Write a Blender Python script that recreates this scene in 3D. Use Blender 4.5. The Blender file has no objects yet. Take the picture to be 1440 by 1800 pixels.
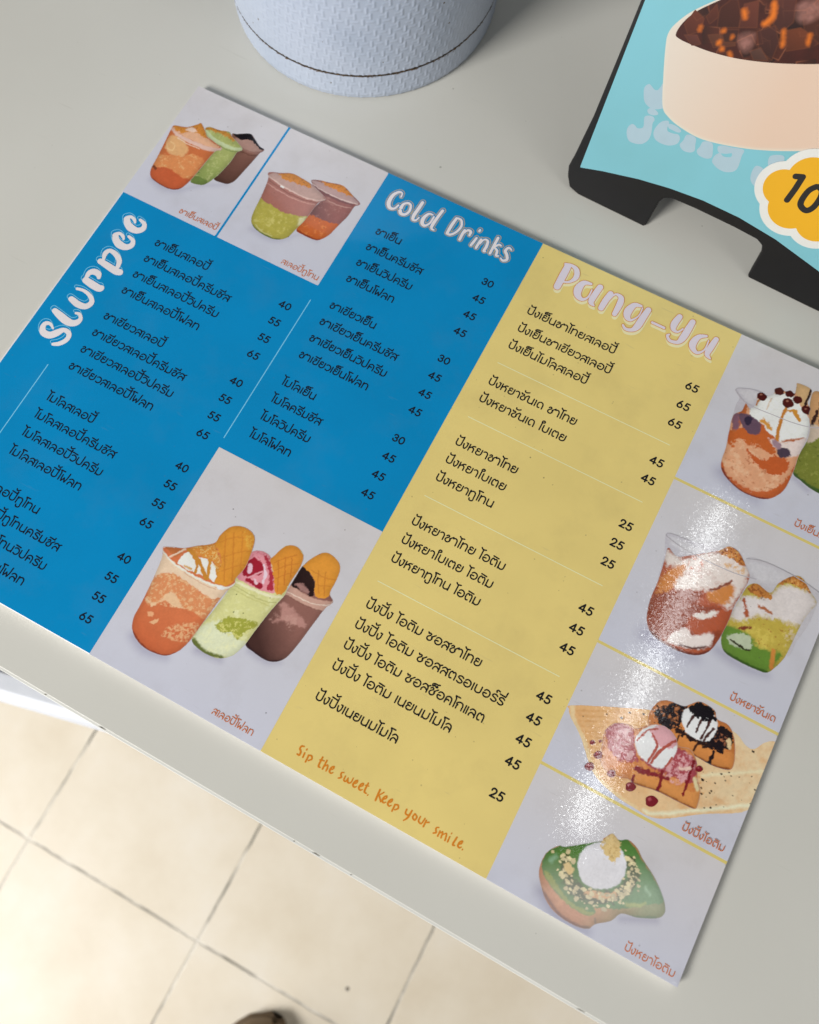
import bpy, math, random
import numpy as np
from mathutils import Matrix, Vector

# ------------------------------------------------------------------ camera, world, lights
sc = bpy.context.scene
col = sc.collection
MM = 0.001

cam_d = bpy.data.cameras.new('camera')
cam = bpy.data.objects.new('camera', cam_d)
col.objects.link(cam)
cam.matrix_world = Matrix(((0.882926, -0.452584, 0.124938, 0.274477), (0.469511, 0.850607, -0.236701, -0.262264),
                           (0.000854, 0.26765, 0.963516, 0.394158), (0, 0, 0, 1)))
cam_d.sensor_fit = 'HORIZONTAL'
cam_d.sensor_width = 36.0
cam_d.lens = 36.917
cam_d.clip_start = 0.01
cam_d.clip_end = 60
cam_d.dof.use_dof = True
cam_d.dof.focus_distance = 0.41
cam_d.dof.aperture_fstop = 10.0
sc.camera = cam

world = bpy.data.worlds.new('World')
sc.world = world
world.use_nodes = True
wb = world.node_tree.nodes['Background']
wb.inputs['Color'].default_value = (0.92, 0.96, 1.0, 1)
wb.inputs['Strength'].default_value = 0.118

def area(name, loc, target, sx, sy, power, color):
    d = bpy.data.lights.new(name, 'AREA')
    d.shape = 'RECTANGLE'
    d.size, d.size_y, d.energy, d.color = sx, sy, power, color
    o = bpy.data.objects.new(name, d)
    col.objects.link(o)
    o.location = loc
    o.rotation_euler = (Vector(target) - Vector(loc)).to_track_quat('-Z', 'Y').to_euler()
    return o

# daylight from the open shop front (front left), an added panel below table height that brightens only the floor, a weaker opening on the right, one tube lamp overhead
area('shopfront_daylight', (-0.62, -1.68, 1.15), (0.1, -0.1, 0.0), 0.75, 0.6, 42.5, (1.0, 0.985, 0.955))
area('floor_fill_light', (-1.1, -1.7, -0.12), (0.0, -0.62, -0.743), 1.5, 0.9, 18.5, (1.0, 0.985, 0.96))
area('side_daylight', (2.3, -0.7, 1.1), (0.2, -0.05, 0.0), 0.9, 0.9, 7.0, (1.0, 0.97, 0.93))
tube = area('ceiling_tube_lamp', (0.86, 0.35, 2.4), (0.86, 0.35, 0.0), 0.035, 1.2, 2.8, (0.97, 1.0, 1.0))
tube.rotation_euler = (0, 0, 0)

vs = sc.view_settings
vs.view_transform = 'Standard'
vs.look = 'None'
vs.exposure = 0.06
vs.gamma = 1.0
vs.use_curve_mapping = False

# ------------------------------------------------------------------ traced data (millimetres in the plane of the menu)
HEADINGS = {'slurpee':[[(13.92,-165.05,0.52),(11.15,-163.55,0.86),(8.85,-164.51,1.21),(8.81,-167.1,1.46),(10.93,-169.31,1.8),(14.66,-169,1.93),(17.14,-166.15,1.93),(19.1,-163.27,1.29),(21.98,-163.16,1.29),(23.62,-164.85,1.29),(23.58,-167.67,1.28),(21.72,-170.69,1.2),(19.02,-172.48,0.85)],[(8.88,-156.13,1.48),(12.96,-157.17,1.99),(17.05,-158.09,2.16),(20.49,-158.06,1.9),(22.84,-156.45,1.64),(23.41,-153.78,1.12),(21.39,-151.75,0.87),(19.45,-152.16,0.69)],[(11.95,-139.96,0.79),(15.22,-139.27,0.88),(19.08,-139.84,1.05),(22.02,-141.42,1.22),(23.15,-143.69,1.48),(21.63,-146.59,1.65),(17.7,-147.38,1.83),(13.72,-146.62,1.66),(12.55,-146.36,1.49)],[(13.15,-133.6,1.85),(17.79,-134.2,2.11),(21.89,-134.4,1.98),(22.84,-133.73,1.67)],[(12.49,-132.25,0.97),(12.39,-129.12,1.46),(14.2,-127.35,1.77),(17.02,-127.45,1.59),(18.38,-129.12,0.97)],[(13.65,-120.52,1.61),(18.51,-121.05,1.87),(23.9,-121.65,2),(26.26,-121.3,1.86)],[(14.55,-118.85,0.71),(13.31,-115.47,1.34),(14.56,-112.8,1.17),(18.59,-113.2,1.43),(22.28,-115.55,1.43),(23.57,-118.88,1.16)],[(18.78,-100.86,0.81),(21.97,-101.89,1.13),(22.99,-104.62,1.53),(20.86,-107.11,1.8),(16.96,-107.29,2.16),(13.76,-105.72,1.81),(12.03,-103.63,1.63)],[(11.9,-103.43,1.45),(13.24,-101.62,0.91),(15.85,-102.15,0.9),(17.13,-103.49,0.63)],[(18.63,-89.37,0.82),(21.84,-90.43,1.14),(22.87,-93.19,1.54),(20.72,-95.71,1.81),(16.8,-95.87,2.18),(13.58,-94.28,1.82),(11.84,-92.16,1.64)],[(11.71,-91.95,1.46),(13.05,-90.12,0.91),(15.68,-90.67,0.91),(16.97,-92.03,0.64)]],
'cold':[[(135.86,-10.65,0.48),(135.38,-8.34,0.48),(133.4,-8.44,0.72),(131.45,-11.9,0.96),(131.63,-16.93,1.14),(133.65,-19.49,0.96),(136.1,-18.77,0.66),(137.06,-15.86,0.48)],[(139.05,-16.62,1.02),(139.22,-13.98,0.72),(141.13,-12.23,0.66),(143.11,-13,0.66),(144.03,-16.51,0.72),(142.97,-19.24,0.77),(140.8,-19.89,0.95),(139.47,-18.57,1.01)],[(147.86,-8.28,0.9),(147.69,-12.74,0.96),(147.43,-17.59,1.01),(148.14,-20.1,0.77),(149.81,-19.72,0.53),(150.48,-17.42,0.42)],[(156.34,-12.49,0.42),(154.09,-12.96,0.65),(152.83,-16.53,1.01),(153.57,-19.73,1.01),(155.53,-20.48,0.77),(157.23,-17.78,0.53),(157.42,-13.36,0.53)],[(159.82,-7.74,0.84),(159.28,-12.73,0.83),(158.99,-17.56,0.95),(159.43,-20.2,0.71),(161.18,-20.56,0.41)],[(168.62,-8.47,0.77),(168.21,-13.73,0.89),(168.29,-18.7,0.82)],[(168.48,-8.19,0.53),(171.26,-8.15,0.65),(173.09,-11.49,0.65),(172.38,-15.81,0.65),(170.24,-18.87,0.65),(168.19,-19.11,0.65)],[(175.84,-12.89,0.77),(175.77,-15.78,0.82),(175.99,-19.23,0.76)],[(176.22,-14.83,0.41),(177.31,-12.11,0.65),(179.19,-12.18,0.77),(179.41,-14.42,0.65)],[(183.57,-14.12,0.65),(183.25,-17.14,0.76),(182.88,-19.46,0.7)],[(182.99,-9.66,0.65),(183.09,-8.89,0.65)],[(186.18,-13.8,0.7),(185.99,-17.09,0.76),(186.01,-19.56,0.7)],[(186.82,-16.3,0.41),(187.64,-13.03,0.47),(189.76,-12.96,0.7),(190.57,-16.42,0.82),(190.48,-19.3,0.7),(191.44,-19.14,0.41)],[(193.77,-8.69,0.76),(193.88,-13.24,0.76),(194.07,-19.14,0.7)],[(194.24,-15.18,0.41),(195.82,-12.21,0.59),(197.17,-12.2,0.53)],[(194.72,-14.92,0.53),(196.76,-15.95,0.7),(197.52,-18.71,0.64),(198.86,-18.35,0.41)],[(203.31,-11.9,0.47),(201.49,-11.31,0.64),(200.63,-13.89,0.82),(202.45,-15.74,0.82),(203.68,-18.24,0.76),(202.03,-19.82,0.64),(200.38,-18.94,0.41)]],
'pangya':[[(234.06,-7.15,1.91),(234.08,-12.86,2.05),(234.15,-20.26,1.89)],[(232.38,-6.01,0.81),(235.86,-5.3,0.96),(239.15,-6.64,1.47),(240.65,-10.68,1.46),(238.97,-14.38,0.8),(236.34,-16.04,0.66)],[(249.26,-10.48,0.8),(245.66,-11.69,1.46),(244.51,-16.05,2.18),(245.77,-19.73,1.88),(248.82,-20.96,1.08),(251.06,-18.47,0.58),(251.13,-13.4,0.44)],[(254.3,-9.97,1.67),(253.78,-14.59,1.74),(253.58,-19.89,1.59),(255.74,-21.32,0.58)],[(260.73,-10.89,1.59),(260.05,-16.01,1.73),(259.8,-20.88,1.58)],[(261.12,-15.88,0.58),(263,-10.12,0.58),(266.5,-10.42,1.44),(267.46,-14.22,1.73),(267.39,-20.69,1.36)],[(277.86,-9.98,0.79),(274.6,-11.02,1.44),(273.04,-15.54,2.15),(273.83,-18.97,1.72),(276.37,-20.01,0.79),(278.95,-15.82,0.43),(278.92,-10.7,0.43)],[(282.08,-10.31,1.58),(281.36,-16.25,1.86),(280.79,-21.65,1.85),(279.22,-24.77,1.14),(276.02,-25.88,0.92),(273.91,-24.46,0.64)],[(286.78,-15.99,0.78),(293.39,-15.96,0.78)],[(298.04,-6.25,1.57),(297.22,-11.2,1.85),(298.01,-14.42,1.28),(300.57,-14.75,0.64),(302.28,-11.9,0.5)],[(305.21,-5.85,1.57),(304.81,-10.97,1.85),(304.27,-16.58,1.84),(302.88,-20.17,1.13),(298.96,-21.25,0.92),(296.66,-19.28,0.78),(297.28,-18.19,0.57)],[(314.6,-9.98,0.78),(311.23,-12.36,1.41),(310.06,-17.01,1.97),(311.21,-19.75,1.55),(314.11,-20.95,0.91),(316.71,-17.65,0.49),(316.62,-11.85,0.42)],[(319.78,-9.33,1.41),(319.11,-14.71,1.69),(318.83,-19.27,1.4),(321.18,-20.92,0.56)]],
'slogan':[[(232.99,-284.96,0.35),(231.87,-285.36,0.4),(231.81,-286.68,0.46),(232.77,-287.64,0.46),(232.86,-289.2,0.46),(231.8,-289.25,0.35)],[(234.61,-287.3,0.4),(234.79,-289.25,0.4)],[(234.66,-285.74,0.35),(234.7,-285.33,0.35)],[(236.7,-287.28,0.4),(236.81,-290.41,0.4)],[(236.54,-287.36,0.35),(237.98,-286.92,0.4),(238.68,-288.14,0.4),(237.67,-289.32,0.34)],[(242.67,-285.06,0.4),(242.82,-289.12,0.46),(243.8,-289.43,0.29)],[(242.08,-286.65,0.29),(244.07,-286.11,0.29)],[(245.07,-285.38,0.4),(245.06,-289.52,0.4)],[(245.23,-288.16,0.29),(246.3,-286.95,0.34),(246.83,-288.26,0.4),(246.87,-289.51,0.34)],[(248.4,-288.06,0.29),(249.29,-287.26,0.34),(249.21,-286.17,0.34),(248.35,-287.01,0.4),(248.26,-288.76,0.46),(249.27,-289.37,0.34),(249.96,-288.68,0.29)],[(254.35,-286.35,0.29),(253.42,-286.85,0.34),(253.62,-287.81,0.4),(254.27,-288.73,0.4),(253.27,-289.57,0.34)],[(255.7,-287.34,0.34),(255.84,-289.15,0.4),(256.94,-289.2,0.34),(257.14,-287.52,0.28),(257.85,-289.16,0.4),(259.11,-288.67,0.34),(259.2,-286.42,0.28)],[(260.59,-288.33,0.28),(261.48,-287.54,0.34),(261.41,-286.44,0.34),(260.54,-287.28,0.4),(260.44,-289.03,0.45),(261.44,-289.63,0.34),(262.13,-288.95,0.28)],[(263.52,-288.21,0.28),(264.41,-287.42,0.34),(264.34,-286.33,0.34),(263.47,-287.17,0.4),(263.37,-288.92,0.45),(264.37,-289.51,0.34),(265.06,-288.84,0.28)],[(266.19,-285.22,0.4),(266.25,-288.95,0.45),(267.5,-289.41,0.28)],[(265.46,-286.55,0.28),(267.03,-286.16,0.23)],[(268.28,-289.87,0.28),(268.38,-289.57,0.28)],[(272.14,-285.19,0.45),(272.46,-290.02,0.45)],[(272.56,-287.78,0.28),(274.21,-285.35,0.34)],[(273.2,-287.75,0.34),(274.77,-289.41,0.39)],[(275.32,-288,0.28),(276.21,-287.21,0.34),(276.15,-286.12,0.34),(275.28,-286.96,0.4),(275.17,-288.7,0.45),(276.15,-289.29,0.34),(276.84,-288.62,0.28)],[(278.12,-288.06,0.28),(279.01,-287.28,0.34),(278.95,-286.19,0.34),(278.08,-287.02,0.39),(277.97,-288.76,0.45),(278.95,-289.36,0.34),(279.64,-288.68,0.28)],[(281.04,-287.5,0.39),(281.06,-290.59,0.39)],[(280.89,-287.58,0.34),(282.29,-287.15,0.39),(282.94,-288.35,0.39),(281.92,-289.51,0.34)],[(286.54,-286.87,0.39),(286.8,-288.59,0.39),(288.2,-288.76,0.34),(288.58,-287.64,0.28)],[(288.84,-286.27,0.39),(288.59,-289.48,0.45),(287.44,-291.63,0.28)],[(290.6,-286.88,0.39),(290.37,-288.54,0.39),(291.69,-289.19,0.39),(292,-287.67,0.39),(290.93,-286.88,0.34)],[(293.3,-286.67,0.34),(293.42,-288.76,0.39),(294.94,-289.18,0.33),(295.33,-287.44,0.34),(295.46,-286.45,0.34)],[(296.34,-286.9,0.39),(296.36,-289.77,0.39)],[(296.57,-287.7,0.28),(297.74,-287.08,0.39)],[(302.6,-286.94,0.28),(301.69,-287.43,0.33),(301.86,-288.38,0.39),(302.46,-289.28,0.39),(301.47,-290.11,0.33)],[(303.68,-287.9,0.33),(303.76,-290.29,0.39)],[(303.79,-289.36,0.22),(304.87,-287.69,0.33),(305.37,-290.17,0.39)],[(305.26,-289.07,0.22),(306.71,-287.51,0.33),(307.41,-290.36,0.39)],[(308.59,-288.03,0.33),(308.67,-290.3,0.39)],[(308.68,-286.58,0.28),(308.71,-286.26,0.28)],[(311.5,-286.79,0.39),(311.18,-290.17,0.44),(312.11,-290.23,0.28)],[(313.53,-288.86,0.28),(314.42,-288.09,0.33),(314.38,-287.02,0.33),(313.52,-287.84,0.39),(313.37,-289.56,0.44),(314.31,-290.14,0.33),(315,-289.48,0.28)],[(315.83,-290.24,0.28),(315.94,-289.94,0.28)]]}
PRINTS = [
('A','printed_cup',[(33.61,-18.96),(36.1,-17.78),(37.91,-16.53),(42.82,-14.05),(46.43,-15.82),(51.34,-18.71),(54.5,-19.22),(54.84,-20.86),(53.81,-22.87),(53.07,-29.06),(51.89,-37.62),(50.84,-44.26),(48.59,-47.81),(44.83,-48.89),(40.1,-48.91),(38.17,-44.21),(40.59,-35.71),(41.44,-28.73),(43.19,-26.34),(40.4,-24.9),(36.46,-22.6)],(122,82,70),[('g',(49.15,-24.62),(43.38,-48.59),(78,52,44),1),('p',[(36.75,-20.98),(44.5,-16.85),(51.02,-19.24),(54.36,-21.12),(49.78,-23.56),(43.15,-24.17)],(158,122,110),1,0.2),('s',[(43,-24.98,0.47),(49.15,-24.62,0.47),(53.81,-22.87,0.41)],(140,100,88),0.6,0),('s',[(44,-26.64,0.24),(50.07,-26.17,0.24),(53.51,-24.48,0.24)],(95,62,52),0.4,0),('p',[(33.68,-18.55),(37.91,-16.53),(42.69,-13.83),(47.25,-16.12),(53.93,-18.57),(53.83,-20.23),(51.52,-20.08),(47.28,-18.31),(44.51,-17.94),(39.82,-19.71),(36.56,-19.6)],(28,24,28),0.25,0.7)]),
('A','printed_cup',[(18.62,-22.88),(20.54,-20.74),(26.01,-20.2),(31.48,-18.62),(34.46,-20.36),(38.73,-22.13),(43.15,-24.17),(44.15,-25.83),(42.41,-28.21),(42.51,-34.69),(41.37,-43.22),(39.87,-49.04),(37.77,-53.85),(35.12,-55.7),(29.9,-56.48),(29.33,-52.5),(30.13,-45.61),(30.61,-38.13),(31.14,-32.76),(32.05,-30.08),(29.59,-29.2),(24.17,-27.68),(20.52,-25.94)],(152,160,88),[('g',(35.71,-33.96),(34.23,-56.31),(112,132,62),0.9),('n',None,(178,182,115),1.6,0.58,0.15),('p',[(30.38,-56.23),(30.28,-52),(37.34,-51.1),(37.87,-54.01),(34.07,-56.04)],(100,120,55),0.6,0.5),('s',[(19.97,-24.01,0.84),(24.62,-26.33,1.02),(31.67,-27.36,1.19),(38.01,-27.27,1.07),(43.27,-25.42,0.83)],(180,192,145),0.8,0.2),('s',[(25.82,-28.27,0.24),(32.85,-29.29,0.3),(39.02,-28.93,0.3),(43.04,-27.15,0.24)],(120,135,75),0.5,0),('s',[(19.28,-22.38,0.72),(24.07,-21.24,0.96),(28.91,-20.73,1.32),(33.49,-20.87,1.43),(36.29,-22.33,0.72)],(188,128,42),0.5,1),('n',[(18.11,-22.04),(32.45,-18.1),(38.25,-22.39),(34.52,-23.63),(23.08,-23.83)],(120,75,25),0.7,0.62,0.08)]),
('A','printed_cup',[(1.93,-31.4),(2.51,-29.23),(7.41,-27.74),(9.84,-26.44),(13.35,-22.71),(14.95,-21.12),(19.66,-24.55),(22.52,-27.09),(25.48,-27.72),(31.38,-28.98),(33.57,-29.64),(33.79,-31.35),(31.48,-33.31),(30.52,-41.08),(29.9,-49.33),(29.38,-54.62),(28.67,-58.56),(27.32,-62.48),(24.9,-64.68),(21.14,-65.77),(15.34,-65.66),(9.73,-64.37),(7.3,-62.09),(5.95,-58.49),(5.14,-51.7),(3.33,-40.25)],(188,100,50),[('p',[(4.05,-39.86),(4.86,-35.01),(11.93,-34.93),(17.65,-39.94),(17.29,-44.5),(13.45,-46.55),(9.18,-45.91),(6.01,-43.95)],(206,155,100),1.2,0.6),('s',[(6.34,-39.38,0.36),(9.66,-40.55,0.36),(10.25,-43.52,0.36),(7.32,-43.99,0.36),(5.1,-41.51,0.3)],(220,175,120),0.5,0.2),('p',[(5.85,-57.83),(4.93,-50.36),(9.39,-47.25),(16.81,-44.76),(21.9,-40.59),(29.56,-41.59),(29.56,-48.79),(28.09,-54.59),(25.23,-56.12),(18.9,-55.19),(13.37,-54.54),(8.93,-57.63)],(202,125,68),0.8,1.2),('n',[(5.85,-57.83),(4.93,-50.36),(9.39,-47.25),(16.81,-44.76),(21.9,-40.59),(29.56,-41.59),(29.56,-48.79),(28.09,-54.59),(18.9,-55.19),(8.93,-57.63)],(225,165,105),1.8,0.58,0.1),('p',[(6.96,-61.55),(7.02,-58.65),(13.55,-54.81),(19.07,-55.46),(25.29,-56.22),(29.71,-55.16),(28.29,-63.02),(25.14,-65.05),(17.78,-66.49),(9.7,-65.82)],(184,84,42),0.5,0.4),('s',[(9.49,-64.5,0.47),(15.34,-65.66,0.52),(21.14,-65.77,0.52),(24.83,-64.58,0.52),(27.63,-61.96,0.35)],(120,45,35),0.8,0),('s',[(6.57,-57.45,0.82),(8.79,-58.42,0.59)],(120,60,35),0.6,0.3),('p',[(2,-30.99),(7.93,-28.57),(11.65,-26.22),(15.6,-26.34),(22.37,-27.9),(31.23,-29.78),(28.2,-32.13),(19.73,-32.98),(11.37,-33.02),(5.1,-32.3)],(208,158,122),0.6,0.5),('s',[(2.28,-31.95,0.54),(6.52,-33.54,0.84),(13.45,-34.27,1.07),(20.42,-34.08,1.19),(26.61,-33.71,1.31),(31.93,-31.97,1.07),(33.42,-30.23,0.59)],(206,170,155),0.7,0.2),('s',[(8.33,-35.38,0.24),(15.42,-36.38,0.24),(22.92,-36.04,0.24)],(225,190,165),0.4,0),('p',[(2.13,-29.66),(7.58,-28.01),(11.02,-25.22),(14.84,-20.95),(20.07,-24.7),(23.42,-27.71),(20.92,-28.67),(16.29,-27.45),(11.58,-29.22),(8.71,-31.86),(5.13,-31.32)],(196,124,36),0.3,1),('n',[(2.13,-29.66),(14.84,-20.95),(23.42,-27.71),(16.29,-27.45),(8.71,-31.86)],(150,80,25),0.7,0.6,0.08),('p',[(9.25,-28.61),(12.13,-25.96),(15.77,-26.62),(13.04,-28.44)],(225,185,165),0.8,0.5)]),
('B','printed_cup',[(87.54,-24.33),(91.43,-22.26),(96.69,-21.03),(104.58,-19.22),(112.06,-22.03),(117.98,-24.42),(117.94,-26.26),(116.5,-27.9),(116.2,-34.75),(114.56,-42.27),(112.92,-49.74),(109.93,-54.75),(106.59,-56.07),(100.81,-56.19),(95.84,-55.21),(96.01,-46.83),(97.14,-39.55),(98.74,-31.97),(95.6,-29.58),(90.78,-27.38)],(142,88,82),[('g',(107.11,-34.24),(98.32,-41.6),(100,62,62),0.8),('n',None,(165,115,105),2.2,0.6,0.15),('p',[(95.32,-55.82),(97.39,-44.1),(103.52,-43.5),(109.19,-43.14),(114.27,-41.76),(113.21,-50.25),(110.16,-55.15),(106.74,-56.32),(100.96,-56.44)],(188,90,28),0.6,0.9),('n',[(97.27,-54.12),(99.17,-45.15),(109.77,-44.16),(112.8,-48.49),(106.77,-54.33)],(215,125,50),2,0.58,0.12),('s',[(96.22,-55.34,0.44),(101.71,-55.71,0.49),(106.95,-55.68,0.49),(109.81,-54.55,0.38)],(140,55,25),0.6,0),('p',[(88.01,-24.63),(92.89,-22.71),(105.38,-20.63),(112.41,-22.66),(117.48,-25.22),(112.17,-27.51),(103.31,-27.5),(95.33,-27.01)],(172,140,136),0.6,0.2),('s',[(90.33,-26.6,0.39),(97.88,-28.37,0.61),(106.81,-28.48,0.66),(115.07,-27.45,0.44)],(118,75,75),0.6,0),('s',[(89.43,-26.06,0.22),(97.29,-27.32,0.28),(106.23,-27.44,0.28),(117.22,-26.03,0.28)],(205,180,172),0.4,0),('s',[(102.05,-31.55,0.28),(108.95,-31.24,0.33),(115.12,-29.64,0.28)],(180,135,125),0.5,0),('p',[(91.49,-22.36),(93.96,-21.46),(99.42,-20.6),(105.16,-19.18),(109.14,-21.01),(112.72,-22.36),(109.85,-23.35),(103.83,-23.16),(98.24,-23.76),(94.97,-23.24)],(205,125,28),0.3,1),('n',[(91.49,-22.36),(105.16,-19.18),(112.72,-22.36),(98.24,-23.76)],(150,80,20),0.7,0.6,0.08)]),
('B','printed_cup',[(64.33,-31.88),(65.41,-30.14),(70.31,-28.22),(75.97,-25.55),(81.37,-25.56),(88.46,-26.44),(95.01,-28.54),(100.13,-30.55),(100.23,-31.99),(98.1,-35.01),(97.6,-39.31),(97.05,-47.61),(95.47,-55.08),(94.22,-61.02),(90.98,-64.51),(86.63,-66.11),(80.04,-65.94),(74.35,-64.34),(71.04,-60.8),(69.67,-55.52),(68.75,-47.94),(67.66,-41.06),(66.11,-34.37)],(156,98,86),[('g',(77.23,-42.07),(96.56,-38.52),(170,115,105),0.7),('p',[(70.89,-61.54),(68.67,-48.32),(73.59,-48.06),(81.14,-48.74),(87.15,-48.88),(93.17,-47.02),(96.7,-45.47),(97.18,-48.87),(95.77,-55.58),(94.51,-61.52),(91.21,-64.91),(86.89,-66.56),(79.89,-66.68),(74.05,-64.83)],(164,154,58),0.5,0.9),('n',[(71.64,-59.81),(69.35,-48.97),(81.44,-49.25),(93.46,-47.53),(94.26,-57.04),(88.84,-63.88),(80.34,-64.46)],(190,180,95),2,0.56,0.12),('p',[(93.9,-48.29),(96.17,-46.08),(96.73,-49.11),(95.2,-52.58)],(205,200,150),1.2,0.5),('s',[(73.69,-64.03,0.55),(80.1,-66.04,0.71),(86.63,-66.11,0.7),(90.95,-64.46,0.43)],(92,108,48),0.8,0),('s',[(75.1,-62.62,0.22),(81.23,-64.97,0.27),(86.37,-64.67,0.22)],(195,190,120),0.6,0),('p',[(65.39,-32.35),(70.07,-28.83),(88.66,-26.81),(99.44,-30.92),(95.4,-34.42),(86.34,-35.19),(76.63,-34.92),(67.79,-34.16)],(176,142,132),0.6,0.2),('s',[(65.52,-33.18,0.34),(76.78,-35.18,0.45),(86.58,-35.6,0.44),(95.46,-34.53,0.44),(100.02,-31.62,0.33)],(204,172,160),0.5,0),('s',[(67.33,-35.43,0.22),(79.21,-37.29,0.28),(88.74,-37.29,0.28),(97.7,-35.35,0.22)],(128,80,70),0.5,0),('s',[(67.19,-37.22,0.22),(78.99,-38.97,0.28),(88.43,-38.81,0.28),(96.87,-37,0.22)],(190,140,128),0.5,0),('s',[(75.11,-35.39,0.5),(76.71,-35.56,0.5)],(240,220,210),0.5,0),('p',[(69.84,-28.95),(76.09,-25.76),(81.37,-25.56),(85.78,-25.95),(89.7,-28.1),(86.67,-29.57),(81.05,-30.18),(75.48,-30.89),(71.92,-30.45)],(194,120,22),0.3,1),('n',[(69.84,-28.95),(81.37,-25.56),(89.7,-28.1),(81.05,-30.18),(71.92,-30.45)],(140,75,18),0.7,0.6,0.08)]),
('C','printed_cup',[(189.98,-228.56),(190.37,-222.67),(190.5,-215.45),(190.91,-212.84),(192.36,-208.69),(195.89,-203.1),(199.93,-201.77),(205.13,-203.35),(207.62,-206.35),(208.58,-212.04),(208.9,-218.5),(212.12,-221.02),(211.88,-222.93),(210.72,-225.05),(209.97,-228.71),(208.89,-236.71),(207.71,-246.06),(206.24,-253.21),(204.44,-256.52),(201.96,-258.66),(198.03,-259.93),(191.16,-259.42),(185.59,-257.6),(186.73,-248.03),(188.17,-238.45),(189.06,-231.88)],(136,92,82),[('g',(202.52,-238.71),(189.43,-252.58),(70,46,42),1),('s',[(185.84,-257.23,0.57),(191.47,-259.16,0.56),(197.95,-259.79,0.56),(201.83,-258.45,0.48),(204.3,-256.28,0.32)],(55,35,38),1,0),('p',[(190.32,-234.02),(193.22,-232.48),(199.85,-234.1),(206.07,-235.89),(206.11,-238.42),(200.87,-239.12),(195.93,-240.36),(191.81,-243.02),(193.96,-238.62)],(172,124,114),1.4,1),('n',[(187.82,-241.89),(194.36,-232.81),(206.79,-235.51),(200.56,-243.44)],(185,140,128),2.6,0.6,0.12),('p',[(189.8,-228.66),(190.28,-224.15),(196.11,-224.36),(202.66,-224.18),(208.56,-222.91),(211.85,-221.63),(210.96,-225.48),(208.74,-228.2),(201.71,-229.14),(194.98,-228.97)],(188,146,130),0.7,0.2),('s',[(190.65,-227.26,0.17),(196.85,-227.27,0.21),(203.17,-226.72,0.21),(209.58,-224.71,0.21),(211.84,-222.86,0.16)],(225,195,178),0.4,0),('s',[(191.13,-228.89,0.21),(196.95,-229.09,0.25),(203.94,-228.89,0.25),(209.46,-227.82,0.21)],(120,76,66),0.6,0),('s',[(212.01,-221.08,0.17),(211.82,-222.82,0.16),(209.95,-224.52,0.16)],(210,185,172),0.4,0),('p',[(190.11,-223.05),(190.77,-216.75),(191.12,-213.21),(194.95,-214.04),(199.26,-216.99),(202.15,-221.62),(201.62,-224.02),(198.61,-223.74),(194.03,-224.05)],(44,30,30),0.4,0.4),('p',[(192.25,-222.62),(194.6,-220.9),(198.77,-221.53),(199.99,-223.24),(195.8,-223.81)],(150,108,102),0.8,0.8),('p',[(191.34,-213.18),(192.36,-208.69),(195.87,-203.06),(199.89,-201.69),(205.2,-203.31),(207.65,-206.33),(208.58,-212.04),(209.07,-220.06),(206.39,-222.42),(203.13,-222.51),(199.86,-217.63),(195.63,-214.4)],(212,138,16),0.3,0.5),('s',[(198.77,-211.53,0.17),(200.91,-216.12,0.17),(204.35,-220.92,0.17)],(185,108,12),0.6,0),('s',[(202.12,-210.71,0.17),(204.24,-215.3,0.17),(206.77,-220.58,0.17)],(185,108,12),0.6,0),('s',[(195.26,-212.92,0.17),(203,-213.1,0.17),(207.8,-211.5,0.17)],(190,115,12),0.6,0),('s',[(201.01,-217.97,0.17),(207.26,-215.59,0.17)],(190,115,12),0.6,0)]),
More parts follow.
